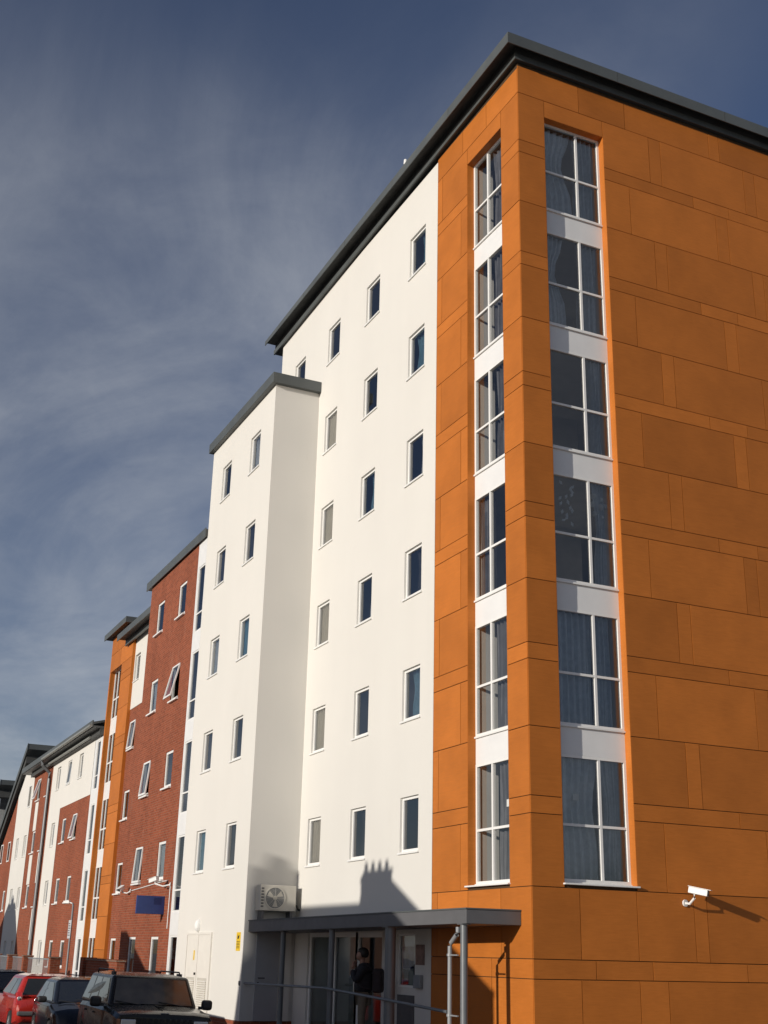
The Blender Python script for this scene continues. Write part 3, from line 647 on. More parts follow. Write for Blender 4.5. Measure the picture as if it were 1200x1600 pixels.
wall(FW, -50.8, -45.5, Z(-3.2), Z(7.75), hb4, 'brick', longb, 'brick_wall')
for i, h in enumerate(hi + lo_): window(longb, FW, *h[:4], dep=0.08, fw=0.06, sill=0.035, d0=.01, opened=0.07 if i == 1 else 0)
for i, h in enumerate(inb): window(longb, FW, *h[:4], opened=0.15 if i == 2 else 0, **BRK)
for i, h in enumerate(hb4): window(longb, FW, *h[:4], opened=0.25 if i == 5 else 0, **BRK)
for (a, b), k in ((b4[1], 1), (b4[1], 0), (b4[0], 0), (b4[0], -1)):
    m = MB(); FW.box(m, a, b, .002, .02, Z(WV1 + ST * k - .08), Z(WV0 + ST * (k + 1) - .2)); m.build('infill_panel', 'render', longb)
def gut(mb): pass
m = MB(); m.box(-52.0, -34.42, -0.50, 0.2, Z(7.76), Z(7.84)); m.hexa([(-52.0, -0.50, Z(7.90)), (-34.42, -0.50, Z(7.90)), (-34.42, 6, Z(9.6)), (-52.0, 6, Z(9.6)), (-52.0, -0.50, Z(8.0)), (-34.42, -0.50, Z(8.0)), (-34.42, 6, Z(9.7)), (-52.0, 6, Z(9.7))]); rf = m.build('roof', 'roofmetal', longb)
m = MB(); m.box(-52.02, -34.42, -0.56, -0.503, Z(7.80), Z(8.06)); m.build('fascia', 'roofmetal', rf)
m = MB(); m.tube([(-45.6, -0.60, Z(7.80)), (-34.42, -0.60, Z(7.83))], 0.07, 10); m.build('gutter', 'roofpale', rf)
m = MB(); m.box(-50.8, -34.42, -0.2, -0.02, Z(7.5), Z(7.755)); m.build('soffit', 'roofdark', rf)
m = MB(); m.tube([(-36.1, -0.25, Z(7.58)), (-45.5, -0.25, Z(7.58))], 0.06, 10); m.build('gutter', 'roofpale', rf)
m = MB(); m.tube([(-45.8, -0.58, Z(7.78)), (-45.8, -0.55, Z(7.55)), (-45.9, -0.12, Z(7.2)), (-45.9, -0.10, Z(6.9)), (-45.9, -0.10, Z(-2.9))], 0.085, 10); m.build('downpipe', 'post', longb, smooth=True)
m = MB(); m.box(-50.7, -34.45, 1.6, 1.7, Z(-3), Z(7.6)); m.build('room_wall', 'core', longb)
for k in range(0, 3):
    m = MB(); m.box(-50.7, -34.45, 0.3, 1.59, Z(ST * k - 0.22), Z(ST * k)); m.build('floor_slab', 'room', longb)

# ------------------------------------------------------------------ gabled building
gab = thing('gabled_building', (-56, 2, 0), 'distant white and brick building under a steep dark grey sloping roof', 'building')
def gtop(x): return Z(8.15) + 0.60 * (x + 53.6)
def gwall(u0, u1, holes, mat, name, d=0.0):
    mb_top = min(gtop(u0), Z(7.75)); 
    w = wall(FW, u0, u1, Z(-3.2), mb_top, holes, mat, gab, name, d=d)
    t = MB(); a, b = Vector(FW.p(u0, d, mb_top)), Vector(FW.p(u1, d, mb_top))
    t.poly([a, b, FW.p(u1, d, min(gtop(u1), Z(8.15))), FW.p(min(u1, -53.6), d, min(gtop(min(u1, -53.6)), Z(8.15))), FW.p(u0, d, gtop(u0) + .001)]); t.build(name, mat, gab)
wh = [(-52.1, -51.3, Z(WV0 + 5.4 - .25), Z(WV1 + 5.4 - .15), .17)] + [(a, a + .8, Z(WV0 + ST * k - .13), Z(WV1 + ST * k - .13), .17) for a in (-54.5, -52.1) for k in (-1, 0, 1)]
gwall(-55.6, -50.81, wh[1:], 'render', 'white_wall', 0.01)
bw = [(a, a + .8, Z(WV0 + ST * k - .13), Z(WV1 + ST * k - .13), .1) for a in (-57.2, -59.8) for k in (-1, 0, 1)]
gwall(-63.0, -55.6, [h for h in bw if h[3] < Z(2.5)], 'brick', 'brick_wall')
for h in wh[1:]: window(gab, FW, *h[:4], dep=0.08, fw=0.06, sill=0.035, d0=.01)
window(gab, FW, *wh[0][:4], dep=-0.03, fw=0.06, d0=.01)
for h in bw:
    if h[3] < Z(2.5): window(gab, FW, *h[:4], **BRK)
    else: window(gab, FW, *h[:4], dep=-0.03, fw=.06)
def gable_roof(xh, zh, xl, zl, parent, y0, y1):
    m = MB(); m.hexa([(xl, y0, zl - .3), (xh, y0, zh - .3), (xh, y1, zh - .3), (xl, y1, zl - .3), (xl, y0, zl), (xh, y0, zh), (xh, y1, zh), (xl, y1, zl)]); rf = m.build('roof', 'roofmetal', parent)
    m = MB(); m.hexa([(xl, y0 + .06, zl - .75), (xh - .5, y0 + .06, zh - 1.02), (xh - .5, y1, zh - 1.02), (xl, y1, zl - .75), (xl, y0 + .06, zl - .302), (xh - .5, y0 + .06, zh - .60), (xh - .5, y1, zh - .60), (xl, y1, zl - .302)]); m.build('soffit', 'roofdark', rf)
    m = MB(); m.hexa([(xl, y0 - .03, zl - .34), (xh + .02, y0 - .03, zh - .34), (xh + .02, y0 - .002, zh - .34), (xl, y0 - .002, zl - .34), (xl, y0 - .03, zl + .03), (xh + .02, y0 - .03, zh + .03), (xh + .02, y0 - .002, zh + .03), (xl, y0 - .002, zl + .03)]); m.build('fascia', 'roofmetal', rf)
    return rf
gable_roof(-52.9, Z(9.62), -63.2, Z(3.5), gab, -0.25, 8)
def clerestory(x, y0, y1, z0, z1, n, parent):
    F_ = Face('y', x, 1); step = (y1 - y0) / n
    for i in range(n):
        w = window(parent, F_, y0 + i * step, y0 + (i + 1) * step, z0, z1, dep=0.02, fw=0.07); w.data.materials[0] = M_['galv']; w.name = 'clerestory_window'
    m = MB(); m.box(x - 1.2, x - 1.0, y0, y1, z0 - 1, z1 + .3); m.build('room_wall', 'core', parent)
clerestory(-53.4, 0.05, 6.0, Z(8.2), Z(9.30), 4, gab)
m = MB(); m.box(-53.6, -53.42, 0.02, 6, Z(3.0), Z(8.2)); m.build('side_wall', 'roofmetal', gab)
far = thing('far_gabled_building', (-69, 2, 0), 'farthest building, its dark glazed gable top showing above the steep grey roof', 'building')
m = MB(); m.quad((-76, 0, 0), (-63.02, 0, 0), (-63.02, 0, Z(4)), (-76, 0, Z(4))); m.build('wall', 'render', far)
gable_roof(-63.0, Z(8.75), -74, Z(2.6), far, -0.1, 9)
clerestory(-63.6, 0.05, 8.0, Z(4.6), Z(8.35), 5, far)
rowb = thing('far_terrace', (-88, 2, 0), 'pale rendered end of the street beyond the farthest gable', 'building')
m = MB(); m.box(-100, -76.1, 0, 8, 0, Z(3.2)); m.build('wall', 'render', rowb)
m = MB(); m.hexa([(-100, -.3, Z(3.2)), (-76.1, -.3, Z(3.2)), (-76.1, 8.3, Z(3.2)), (-100, 8.3, Z(3.2)), (-100, 3.9, Z(5)), (-76.1, 3.9, Z(5)), (-76.1, 4.1, Z(5)), (-100, 4.1, Z(5))]); m.build('roof', 'slate', rowb)

# ------------------------------------------------------------------ terraced houses across the street (they cast the shadows on the walls)
def house(name, x0, x1, rx0, rx1, ridge, eave, label, chim, y0=-20.0, y1=-12.0, stack=None):
    t = thing(name, ((x0 + x1) / 2, (y0 + y1) / 2, 0), label, 'house', 'terraced houses across the street')
    F_ = Face('x', y1, 1); n = max(1, int((x1 - x0) / 2.6)); hs = []
    for i in range(n):
        c = x0 + (i + .5) * (x1 - x0) / n
        hs += [(c - .5, c + .5, 0.9, 2.2, .12), (c - .45, c + .45, 3.2, min(4.4, Z(eave) - .25), .12)]
    wall(F_, x0, x1, 0, Z(eave), hs, 'old_brick', t, 'wall')
    for h in hs: window(t, F_, *h[:4], dep=.08, fw=.06, sill=.05)
    m = MB(); m.quad((x0, y0, 0), (x0, y1, 0), (x0, y1, Z(eave)), (x0, y0, Z(eave))); m.quad((x1, y0, 0), (x1, y1, 0), (x1, y1, Z(eave)), (x1, y0, Z(eave))); m.quad((x0, y0, 0), (x1, y0, 0), (x1, y0, Z(eave)), (x0, y0, Z(eave)))
    ym = (y0 + y1) / 2
    if rx0 <= x0 + .01: m.poly([(x0, y0, Z(eave)), (x0, y1, Z(eave)), (x0, ym, Z(ridge) - .02)])
    if rx1 >= x1 - .01: m.poly([(x1, y0, Z(eave)), (x1, y1, Z(eave)), (x1, ym, Z(ridge) - .02)])
    m.build('side_wall', 'old_brick', t)
    m = MB(); A, B = (rx0, ym, Z(ridge)), (rx1, ym, Z(ridge)); o = .12
    m.quad((x0, y1 + .2, Z(eave) - o), (x1, y1 + .2, Z(eave) - o), B, A); m.quad((x0, y0 - .2, Z(eave) - o), A, B, (x1, y0 - .2, Z(eave) - o))
    if rx0 > x0 + .01: m.poly([(x0, y1 + .2, Z(eave) - o), A, (x0, y0 - .2, Z(eave) - o)])
    if rx1 < x1 - .01: m.poly([(x1, y1 + .2, Z(eave) - o), (x1, y0 - .2, Z(eave) - o), B])
    rf = m.build('roof', 'slate', t)
    m = MB(); m.box(x0 + .2, x1 - .2, y1 - 2.2, y1 - 2.1, 0, Z(eave) - .1); m.build('room_wall', 'core', t)
    for (c0, c1, top, npot) in chim:
        m = MB(); m.box(c0, c1, ym - .3, ym + .3, Z(ridge) - .6, Z(top)); m.box(c0 - .04, c1 + .04, ym - .34, ym + .34, Z(top), Z(top) + .06); ch = m.build('chimney', 'old_brick', rf)
        for i in range(npot):
            cx = c0 + (i + .5) * (c1 - c0) / npot; m = MB(); m.tube([(cx, ym, Z(top) + .06), (cx, ym, Z(top) + .30)], [.10, .075], 10); m.build('chimney_pot', 'clay', ch)
    if stack:
        m = MB(); m.box(stack[0], stack[1], ym - .5, ym + .5, 0, Z(stack[2])); ch = m.build('chimney', 'old_brick', rf)
        m = MB(); m.tube([((stack[0] + stack[1]) / 2, ym, Z(stack[2])), ((stack[0] + stack[1]) / 2, ym, Z(stack[2]) + .3)], [.11, .08], 10); m.build('chimney_pot', 'clay', ch)
    return t
house('terraced_house', -6.0, -2.09, -6.0, -2.09, 4.05, 1.7, 'brick terraced house across the street with plain slate ridge', [], -18.2, -13.8, (-6.16, -6.01, 4.75))
house('terraced_house', -2.06, 2.35, -2.06, -0.68, 4.52, 1.45, 'brick end of terrace house across the street with four chimney pots', [(-2.06, -0.68, 4.56, 4)])
house('terraced_house', -22.1, -15.7, -18.5, -17.7, 3.2, 0.9, 'brick terraced house across the street with hipped roof', [])
house('terraced_house', -56.3, -45.8, -49.7, -47.5, 5.2, 1.2, 'tall hipped brick house across the far street', [(-49.3, -48.2, 5.3, 3)])
# ------------------------------------------------------------------ entrance canopy, posts, pipe, rail
pf = MB(); pf.box(-10.78, -0.3, -1.28, -0.001, 0.119, 0.40); pl = structure(pf.build('entrance_platform', 'brick', bevel=.01))
cy0, cy1 = -1.20, -1.06
canopy = thing('entrance_canopy', (-5.5, -0.6, 0.4), 'long flat dark grey canopy on posts over the shaded entrance', 'canopy')
def cbox(z0a, z1a, z0b, z1b, off=0.0, back=-0.003):
    m = MB(); x0, x1 = -10.79 + off, -0.35 - off
    return m.hexa([(x0, cy0 + off, z0a), (x1, cy1 + off, z0b), (x1, back, z0b), (x0, back, z0a), (x0, cy0 + off, z1a), (x1, cy1 + off, z1b), (x1, back, z1b), (x0, back, z1a)])
cbox(Z(-.705), Z(-.46), Z(-.625), Z(-.40)).build('fascia', 'canopy', canopy, bevel=.008)
cbox(Z(-.459), Z(-.435), Z(-.399), Z(-.375), -0.012).build('roof', 'roofmetal', canopy)
for x, rad in ((-8.9, .058), (-6.1, .06), (-3.32, .10), (-0.50, .062)):
    m = MB(); zt = Z(-.705) + (x + 10.79) / 10.44 * .08
    m.tube([(x, -1.02, 0.40), (x, -1.02, zt - .002)], rad, 16); m.tube([(x, -1.02, 0.402), (x, -1.02, 0.415)], rad + .06, 16); m.build('post', 'post', canopy, smooth=True)
    m = MB(); m.box(x - rad - .03, x + rad + .03, -1.02 - rad - .02, -1.02 + rad + .02, zt - .014, zt - .002); m.build('post_head', 'post', canopy)
pipe = thing('rainwater_pipe', (-0.83, -1.05, 0.4), 'pale grey rainwater pipe with a kinked top beside the end post of the canopy', 'pipe')
m = MB(); m.tube([(-0.56, -1.10, Z(-.68)), (-0.56, -1.10, Z(-.76)), (-0.60, -1.10, Z(-.80)), (-0.80, -1.10, Z(-.93)), (-0.84, -1.10, Z(-.98)), (-0.84, -1.10, 0.125)], .038, 14); m.build('pipe', 'pipe', pipe, smooth=True)
for v in (-1.12, -2.05):
    m = MB(); m.tube([(-0.84, -1.10, Z(v) - .02), (-0.84, -1.10, Z(v) + .02)], .053, 14); m.box(-0.80, -0.56, -1.115, -1.085, Z(v) - .01, Z(v) + .01); m.build('bracket', 'pipe', pipe)
rail = thing('handrail', (-6, -1.15, 0.4), 'thin grey handrail running along the entrance posts to the rainwater pipe', 'handrail')
m = MB(); m.tube([(-10.9, -1.30, Z(-1.84)), (-10.86, -1.22, Z(-1.84)), (-6.1, -1.14, Z(-1.80)), (-3.3, -1.15, Z(-1.90)), (-0.88, -1.13, Z(-2.0))], .026, 10); m.build('rail', 'post', rail, smooth=True)
m = MB(); m.tube([(-10.9, -1.302, Z(-1.84)), (-10.9, -1.32, Z(-1.84))], .055, 14); m.build('wall_bracket', 'post', rail)
for x, rad, zz in ((-8.9, .058, -1.822), (-6.1, .06, -1.80), (-3.32, .1, -1.90)):
    m = MB(); m.box(x - .012, x + .012, -1.15, -1.02 - rad, Z(zz) - .03, Z(zz) - .01); m.build('bracket', 'post', rail)

# ------------------------------------------------------------------ air conditioner on the canopy
ac = thing('air_conditioner', (-10.6, -0.62, Z(-.4)), 'ivory air conditioning unit with round fan grille standing on the canopy against the white block', 'air conditioner')
m = MB(); m.box(-10.77, -10.43, -1.07, -0.16, Z(-.22), Z(.37)); m.build('casing', 'acbody', ac, bevel=.015)
fc, fr = (-0.70, Z(.075)), .235
m = MB(); rg = []
for (rad, xx) in ((fr + .03, -10.4285), (fr + .03, -10.415), (fr, -10.415), (fr, -10.4285)): rg.append([(xx, fc[0] + rad * math.cos(2 * PI * k / 32), fc[1] + rad * math.sin(2 * PI * k / 32)) for k in range(32)])
m.loft(rg, caps=False); m.build('fan_ring', 'acbody', ac, smooth=True)
m = MB(); m.poly([(-10.428, fc[0] + fr * math.cos(2 * PI * k / 32), fc[1] + fr * math.sin(2 * PI * k / 32)) for k in range(32)]); m.build('fan_recess', 'post', ac)
for k in range(3):
    m = MB(); a = k * 2 * PI / 3 + .5; pts = []
    for (rad, da) in ((.04, 0), (.205, -.28), (.215, .35), (.04, .5)): pts.append((-10.424 + .004 * da, fc[0] + rad * math.cos(a + da), fc[1] + rad * math.sin(a + da)))
    m.poly(pts); m.build('fan_blade', 'acbody', ac)
m = MB(); m.tube([(-10.427, *fc), (-10.415, *fc)], .05, 16); m.build('fan_hub', 'acbody', ac)
m = MB()
for i in range(1, 8):
    rad = fr * i / 8; pts = [(-10.412, fc[0] + rad * math.cos(2 * PI * k / 24), fc[1] + rad * math.sin(2 * PI * k / 24)) for k in range(25)]; m.tube(pts, .0022, 4, False)
for k in range(4): a = k * PI / 4; m.tube([(-10.410, fc[0] - fr * math.cos(a), fc[1] - fr * math.sin(a)), (-10.410, fc[0] + fr * math.cos(a), fc[1] + fr * math.sin(a))], .0025, 4, False)
m.build('fan_guard', 'acbody', ac)
m = MB()
for i in range(7): m.box(-10.429, -10.424, -1.05, -0.985, Z(-.14 + i * .068), Z(-.14 + i * .068) + .035)
m.build('vent', 'bumper', ac)
for y in (-0.98, -0.26):
    m = MB(); m.box(-10.74, -10.46, y - .03, y + .03, Z(-.432), Z(-.222)); m.build('foot', 'bumper', ac)
m = MB(); m.tube([(-10.55, -0.158, Z(-.08)), (-10.55, -0.10, Z(-.08)), (-10.55, -0.06, Z(-.16)), (-10.55, -0.01, Z(-.18))], .025, 8); m.build('pipe', 'black', ac, smooth=True)

# ------------------------------------------------------------------ signs, lights, cameras
ys = thing('warning_sign', (-11.15, -1.31, Z(-.93)), 'small upright yellow warning sign with black pictogram on the white wall near the canopy', 'sign')
m = MB(); FB.box(m, -11.32, -11.02, .001, .006, Z(-1.13), Z(-.71)); m.build('plate', 'yellow', ys)
m = MB(); p = FB.p
m.poly([p(-11.24, .0075, Z(-.86)), p(-11.14, .0075, Z(-.86)), p(-11.09, .0075, Z(-.77)), p(-11.16, .0075, Z(-.80)), p(-11.22, .0075, Z(-.755))]); m.build('pictogram', 'black', ys)
m = MB()
for i in range(5): FB.quad(m, -11.28, -11.06 - .02 * (i % 2), .0075, Z(-.93 - .035 * i), Z(-.93 - .035 * i) + .014)
m.build('print_lines', 'black', ys)
st = tag(None or (lambda: (lambda mm: mm.build('door_sticker', 'yellow'))(FB.box(MB(), -14.66, -14.55, .031, .033, Z(-1.38), Z(-1.14))))(), 'narrow yellow sticker on the white louvred double door', 'sticker')
bh_ = thing('bulkhead_lamp', (-14.45, -1.31, Z(-.53)), 'oval white bulkhead lamp on the wall above the louvred double door', 'lamp')
m = MB(); m.tube([p(-14.45, .001, Z(-.53)), p(-14.45, .03, Z(-.53))], .12, 18); m.v = [(x, y, Z(-.53) + (z - Z(-.53)) * 1.4) for x, y, z in m.v]; m.build('base', 'white', bh_)
m = MB(); m.ball(p(-14.45, .03, Z(-.53)), .105, .09, .15); m.build('diffuser', 'paper', bh_, smooth=True)
bs = thing('projecting_sign', (-18, -1.7, Z(.06)), 'plain dark blue rectangular sign projecting from the red brick block', 'sign')
m = MB(); m.box(-18.05, -17.97, -2.12, -1.30, Z(-.19), Z(.31)); m.build('sign_panel', 'blue', bs, bevel=.01)
m = MB(); m.quad((-17.968, -1.62, Z(.07)), (-17.968, -1.40, Z(.07)), (-17.968, -1.40, Z(.26)), (-17.968, -1.62, Z(.26))); m.build('corner_print', plain('deep_blue_print', (0.008, 0.02, 0.10), .5), bs)
def cctv(name, label, at, mount, yaw, pitch=-.15, L_=.34, w=.10):
    t = thing(name, mount, label, 'security camera')
    T = Matrix.Translation(at) @ Matrix.Rotation(yaw, 4, 'Z') @ Matrix.Rotation(-pitch, 4, 'Y')
    m = MB(); m.box(-L_ / 2, L_ / 2, -w / 2, w / 2, -w * .45, w * .45); m.xform(T).build('housing', 'white', t, bevel=.012)
    m = MB(); m.box(-L_ / 2 - .01, L_ / 2 + .05, -w * .58, w * .58, w * .47, w * .54); m.xform(T).build('sunshield', 'white', t)
    m = MB(); m.tube([(L_ / 2 + .001, 0, 0), (L_ / 2 + .012, 0, 0)], w * .34, 14); m.xform(T).build('lens', 'black', t)
    a = Vector(at); q = Vector(mount); e = T @ Vector((-L_ * .2, 0, -w * .45))
    m = MB(); m.tube([e, e + Vector((0, 0, -.07)), (e + q) / 2 + Vector((0, 0, -.09)), q], .022, 8); m.build('arm', 'white', t, smooth=True)
    d = (q - Vector((e.x, e.y, q.z))).normalized(); m = MB(); m.tube([q - d * .03, q - d * .002], .06, 14); m.build('wall_plate', 'white', t)
    return t
cctv('security_camera', 'white box security camera on the orange panelled facade at right', (0.30, 3.24, Z(.03)), (0.0, 3.16, Z(-.16)), math.radians(38), -.20, .34, .12)
c1 = cctv('security_camera', 'white security camera on the brick wall above the blue projecting sign', (-17.80, -1.72, Z(.74)), (-17.45, -1.30, Z(.62)), math.radians(200), -.2, .36, .12)
m = MB(); m.tube([(-17.45, -1.315, Z(.58)), (-17.45, -1.315, Z(-.58))], .016, 8); m.build('conduit', 'white', c1)
c2 = cctv('security_camera', 'small white security camera on the brick wall at the end of a thin white conduit', (-22.25, -1.58, Z(.66)), (-22.0, -1.30, Z(.60)), math.radians(-60), -.5, .20, .13)
m = MB(); m.tube([(-21.9, -1.315, Z(.60)), (-18.2, -1.315, Z(.74)), (-17.75, -1.315, Z(.74))], .014, 8); m.build('conduit', 'white', c2)
pole = thing('camera_pole', (-25.9, -2.3, 0.12), 'slim pale pole on the pavement carrying a white camera and an upright plate', 'pole')
m = MB(); m.tube([(-25.9, -2.3, .12), (-25.9, -2.3, Z(.22)), (-25.93, -2.33, Z(.28))], .035, 10); m.build('pole', 'pipe', pole, smooth=True)
m = MB(); m.tube([(-25.9, -2.3, Z(.26)), (-26.12, -2.42, Z(.32))], .02, 8); m.build('arm', 'white', pole)
m = MB(); m.box(-.15, .15, -.05, .05, -.045, .045); m.xform(Matrix.Translation((-26.2, -2.46, Z(.32))) @ Matrix.Rotation(.5, 4, 'Z')).build('camera', 'white', pole, bevel=.01)
m = MB(); m.box(-26.12, -25.68, -2.35, -2.337, Z(-.86), Z(-.27)); sg = m.build('sign_plate', 'plate', pole)
for i in range(6):
    m = MB(); m.box(-26.07, -25.74 - .05 * (i % 3), -2.3525, -2.351, Z(-.77 + i * .075), Z(-.77 + i * .075) + .03); m.build('print_line', 'bumper', sg)

# ------------------------------------------------------------------ paper things at the windows
pp = thing('hanging_paper_balls', (-0.3, 1.85, Z(7.2)), 'cluster of white paper balls hanging inside the third window from the top', 'decoration')
rr = random.Random(3)
for (y, v, q) in ((1.78, 7.42, .065), (1.95, 7.36, .05), (1.75, 7.24, .06), (1.92, 7.20, .07), (2.03, 7.24, .05), (1.80, 7.06, .055), (1.97, 7.0, .05)):
    m = MB(); m.ball((-.33 + rr.uniform(-.02, .02), y, Z(v)), q, q, q, 10, 7); m.build('ball', 'paper', pp, smooth=True)
m = MB()
for y in (1.78, 1.93, 2.0): m.tube([(-.33, y, Z(7.0)), (-.33, y, Z(7.62))], .003, 4)
m.build('string', 'paper', pp)
pp = thing('hanging_paper_leaves', (-0.3, 1.2, Z(7.2)), 'pale paper leaf chain hanging inside the third window from the top, left pane', 'decoration')
for i in range(16):
    y = 1.12 + rr.uniform(-.12, .2); v = 6.75 + i * .055; c = Vector((-.34, y, Z(v))); m = MB(); a = rr.uniform(-1, 1)
    d = Vector((0, math.sin(a), math.cos(a))) * .06; e = Vector((.01, d.z * .5, -d.y * .5)); m.quad(c - d, c - e, c + d, c + e); m.build('leaf', 'curtain', pp)
pn_ = tag(FR.box(MB(), 1.03, 1.15, -.235, -.232, Z(1.50), Z(1.62)).build('paper_note', 'paper'), 'small square white paper stuck on the lowest big window of the right facade', 'paper note')
pn2 = tag(FL.box(MB(), -1.18, -1.09, -.235, -.232, Z(1.42), Z(1.55)).build('paper_note', 'paper'), 'small white paper on the lowest tall window left of the orange corner', 'paper note')
lmp = thing('table_lamp', (-0.7, 0.95, Z(4.9)), 'dim round table lamp shade behind the fourth window from the top', 'lamp')
m = MB(); m.ball((-.75, .98, Z(5.35)), .13, .13, .10, 14, 8); m.build('shade', 'poster', lmp, smooth=True)
m = MB(); m.tube([(-.75, .98, Z(4.9)), (-.75, .98, Z(5.27))], .015, 8); m.tube([(-.75, .98, Z(4.86)), (-.75, .98, Z(4.9))], .08, 12); m.build('stem', 'bumper', lmp)

# ------------------------------------------------------------------ garden fence on the pavement edge
fen = thing('railing_fence', (-31.5, -2.5, 0.12), 'galvanised railings between red brick piers along the far pavement', 'fence')
prs = (-40.0, -35.9, -32.4, -27.1)
for x in prs:
    m = MB(); m.box(x - .17, x + .17, -2.67, -2.33, .12, Z(-1.52)); pr = m.build('pier', 'brick', fen)
    m = MB(); m.box(x - .2, x + .2, -2.7, -2.3, Z(-1.52) + .001, Z(-1.46)); m.build('cap', 'old_brick', pr)
for a, b in zip(prs[:-1], prs[1:]):
    for v in (-1.55, -2.75):
        m = MB(); m.box(a + .172, b - .172, -2.52, -2.48, Z(v) - .02, Z(v) + .02); m.build('rail', 'galv', fen)
    m = MB(); n = int((b - a) / .14)
    for i in range(1, n):
        x = a + .17 + (b - a - .34) * i / n; m.tube([(x, -2.5, Z(-2.73)), (x, -2.5, Z(-1.571))], .007, 5, False)
    bo = m.build('baluster', 'galv', fen); bo['kind'] = 'stuff'
gw = thing('garden_wall', (-19.7, -2.5, 0.12), 'low red brick garden wall with taller end pier, in shade in front of the brick block', 'wall')
m = MB(); m.box(-21.5, -17.6, -2.62, -2.40, .12, Z(-1.50)); m.build('wall', 'brick', gw)
m = MB(); m.box(-21.52, -17.58, -2.65, -2.37, Z(-1.499), Z(-1.44)); m.build('coping', 'old_brick', gw)
m = MB(); m.box(-21.95, -21.53, -2.72, -2.30, .12, Z(-1.42)); m.build('pier', 'brick', gw)

# ------------------------------------------------------------------ the person in the entrance
per = thing('person', (-5.35, -0.62, 0.40), 'person in dark jacket and khaki trousers with backpack, hand at face, in the entrance', 'person')
PW = Matrix.Translation((-5.35, -0.62, 0.40)) @ Matrix.Rotation(math.atan2(-0.80, -0.60), 4, 'Z')   # local +x is the facing direction
def skinned(name, mat, verts, edges, parent, sub=2, root=0):
    me = bpy.data.meshes.new(name); me.from_pydata([tuple(PW @ Vector(v[:3])) for v in verts], edges, []); o = bpy.data.objects.new(name, me); C.objects.link(o); attach(o, parent); me.materials.append(M_[mat])
    sk = o.modifiers.new('skin', 'SKIN'); sk.use_smooth_shade = True
    for i, v in enumerate(verts):
        rx = v[3]; ry = v[4] if len(v) > 4 else rx; me.skin_vertices[0].data[i].radius = (rx, ry); me.skin_vertices[0].data[i].use_root = (i == root)
    o.modifiers.new('sub', 'SUBSURF').levels = sub; o.modifiers['sub'].render_levels = sub
    return o
body = skinned('body', 'trouser', [(0, 0, .92, .14, .15), (0, .09, .86, .10), (.02, .10, .48, .072), (-.02, .10, .09, .055), (.13, .11, .04, .045), (0, -.09, .86, .10), (.05, -.10, .48, .072), (-.02, -.10, .09, .055), (.13, -.11, .04, .045)],
               [(0, 1), (1, 2), (2, 3), (3, 4), (0, 5), (5, 6), (6, 7), (7, 8)], per)
jk = skinned('jacket', 'jacket', [(0, 0, .90, .185, .20), (0, 0, 1.12, .18, .20), (-.02, 0, 1.32, .185, .21), (.0, 0, 1.45, .125, .15), (.03, 0, 1.51, .075),
              (-.02, .20, 1.39, .09), (.10, .26, 1.15, .075), (.22, .10, 1.36, .058),
              (-.02, -.20, 1.39, .09), (.10, -.26, 1.16, .075), (.20, -.12, 1.39, .056)],
             [(0, 1), (1, 2), (2, 3), (3, 4), (3, 5), (5, 6), (6, 7), (3, 8), (8, 9), (9, 10)], per)
hdm = MB(); hdm.ball((.06, 0, 1.645), .098, .078, .118, 18, 14)
hdm.v = [(x + (.012 if z < 1.63 and x > .06 else 0), y * (1 - .25 * max(0, 1.62 - z) / .1), z) for x, y, z in hdm.v]
hdm.tube([(.03, 0, 1.47), (.045, 0, 1.58)], [.058, .052], 12)
hdm.loft([[(.150, .015, 1.665), (.150, -.015, 1.665), (.152, -.012, 1.66), (.152, .012, 1.66)], [(.178, .018, 1.625), (.178, -.018, 1.625), (.155, -.02, 1.615), (.155, .02, 1.615)]])
hdm.xform(PW).build('head', 'skin', per, smooth=True, angle=80)
for s in (1, -1):
    m = MB(); m.ball((.05, s * .08, 1.64), .022, .010, .032, 8, 6); m.xform(PW).build('ear', 'skin', per, smooth=True)
    m = MB(); m.ball((.148, s * .030, 1.658), .010, .014, .010, 8, 6); m.xform(PW).build('eye', 'black', per, smooth=True)
m = MB(); m.ball((.158, 0, 1.582), .008, .024, .007, 8, 6); m.xform(PW).build('mouth', 'clay', per, smooth=True)
m = MB(); m.ball((.03, 0, 1.68), .125, .105, .112, 16, 12); m.v = [(min(x, .125 if z > 1.70 else .05), y, max(z, 1.60)) for x, y, z in m.v]; m.xform(PW).build('hair', 'hair', per, smooth=True, angle=80)
# hand at the face: palm and five bent fingers; the other hand holds it lower at the chest
def hand(base, dr, up, name):
    b = Vector(base); d = Vector(dr).normalized(); u_ = Vector(up).normalized(); s = d.cross(u_).normalized()
    vs = [(*(b - d * .03), .026, .022), (*(b + d * .045), .036, .018)]; es = [(0, 1)]
    for i, ln in enumerate((.060, .070, .066, .052)):
        o = b + d * .075 + s * (.030 - .020 * i); n = len(vs)
        vs += [(*o, .011), (*(o + d * ln * .5 + u_ * .010), .010), (*(o + d * ln * .72 + u_ * .035), .009)]; es += [(1, n), (n, n + 1), (n + 1, n + 2)]
    n = len(vs); o = b + d * .015 + s * .034
    vs += [(*o, .013), (*(o + d * .035 + s * .02 + u_ * .015), .011), (*(o + d * .06 + s * .018 + u_ * .03), .009)]; es += [(0, n), (n, n + 1), (n + 1, n + 2)]
    return skinned(name, 'skin', vs, es, per, 1)
hand((.20, -.085, 1.43), (-.05, .35, 1), (-1, 0, .1), 'hand'); hand((.215, .075, 1.41), (-.05, -.35, 1), (-1, 0, .1), 'hand')
m = MB(); m.box(-.39, -.19, -.16, .16, .95, 1.40); m.xform(PW).build('backpack', 'bag', per, bevel=.06, seg=3)
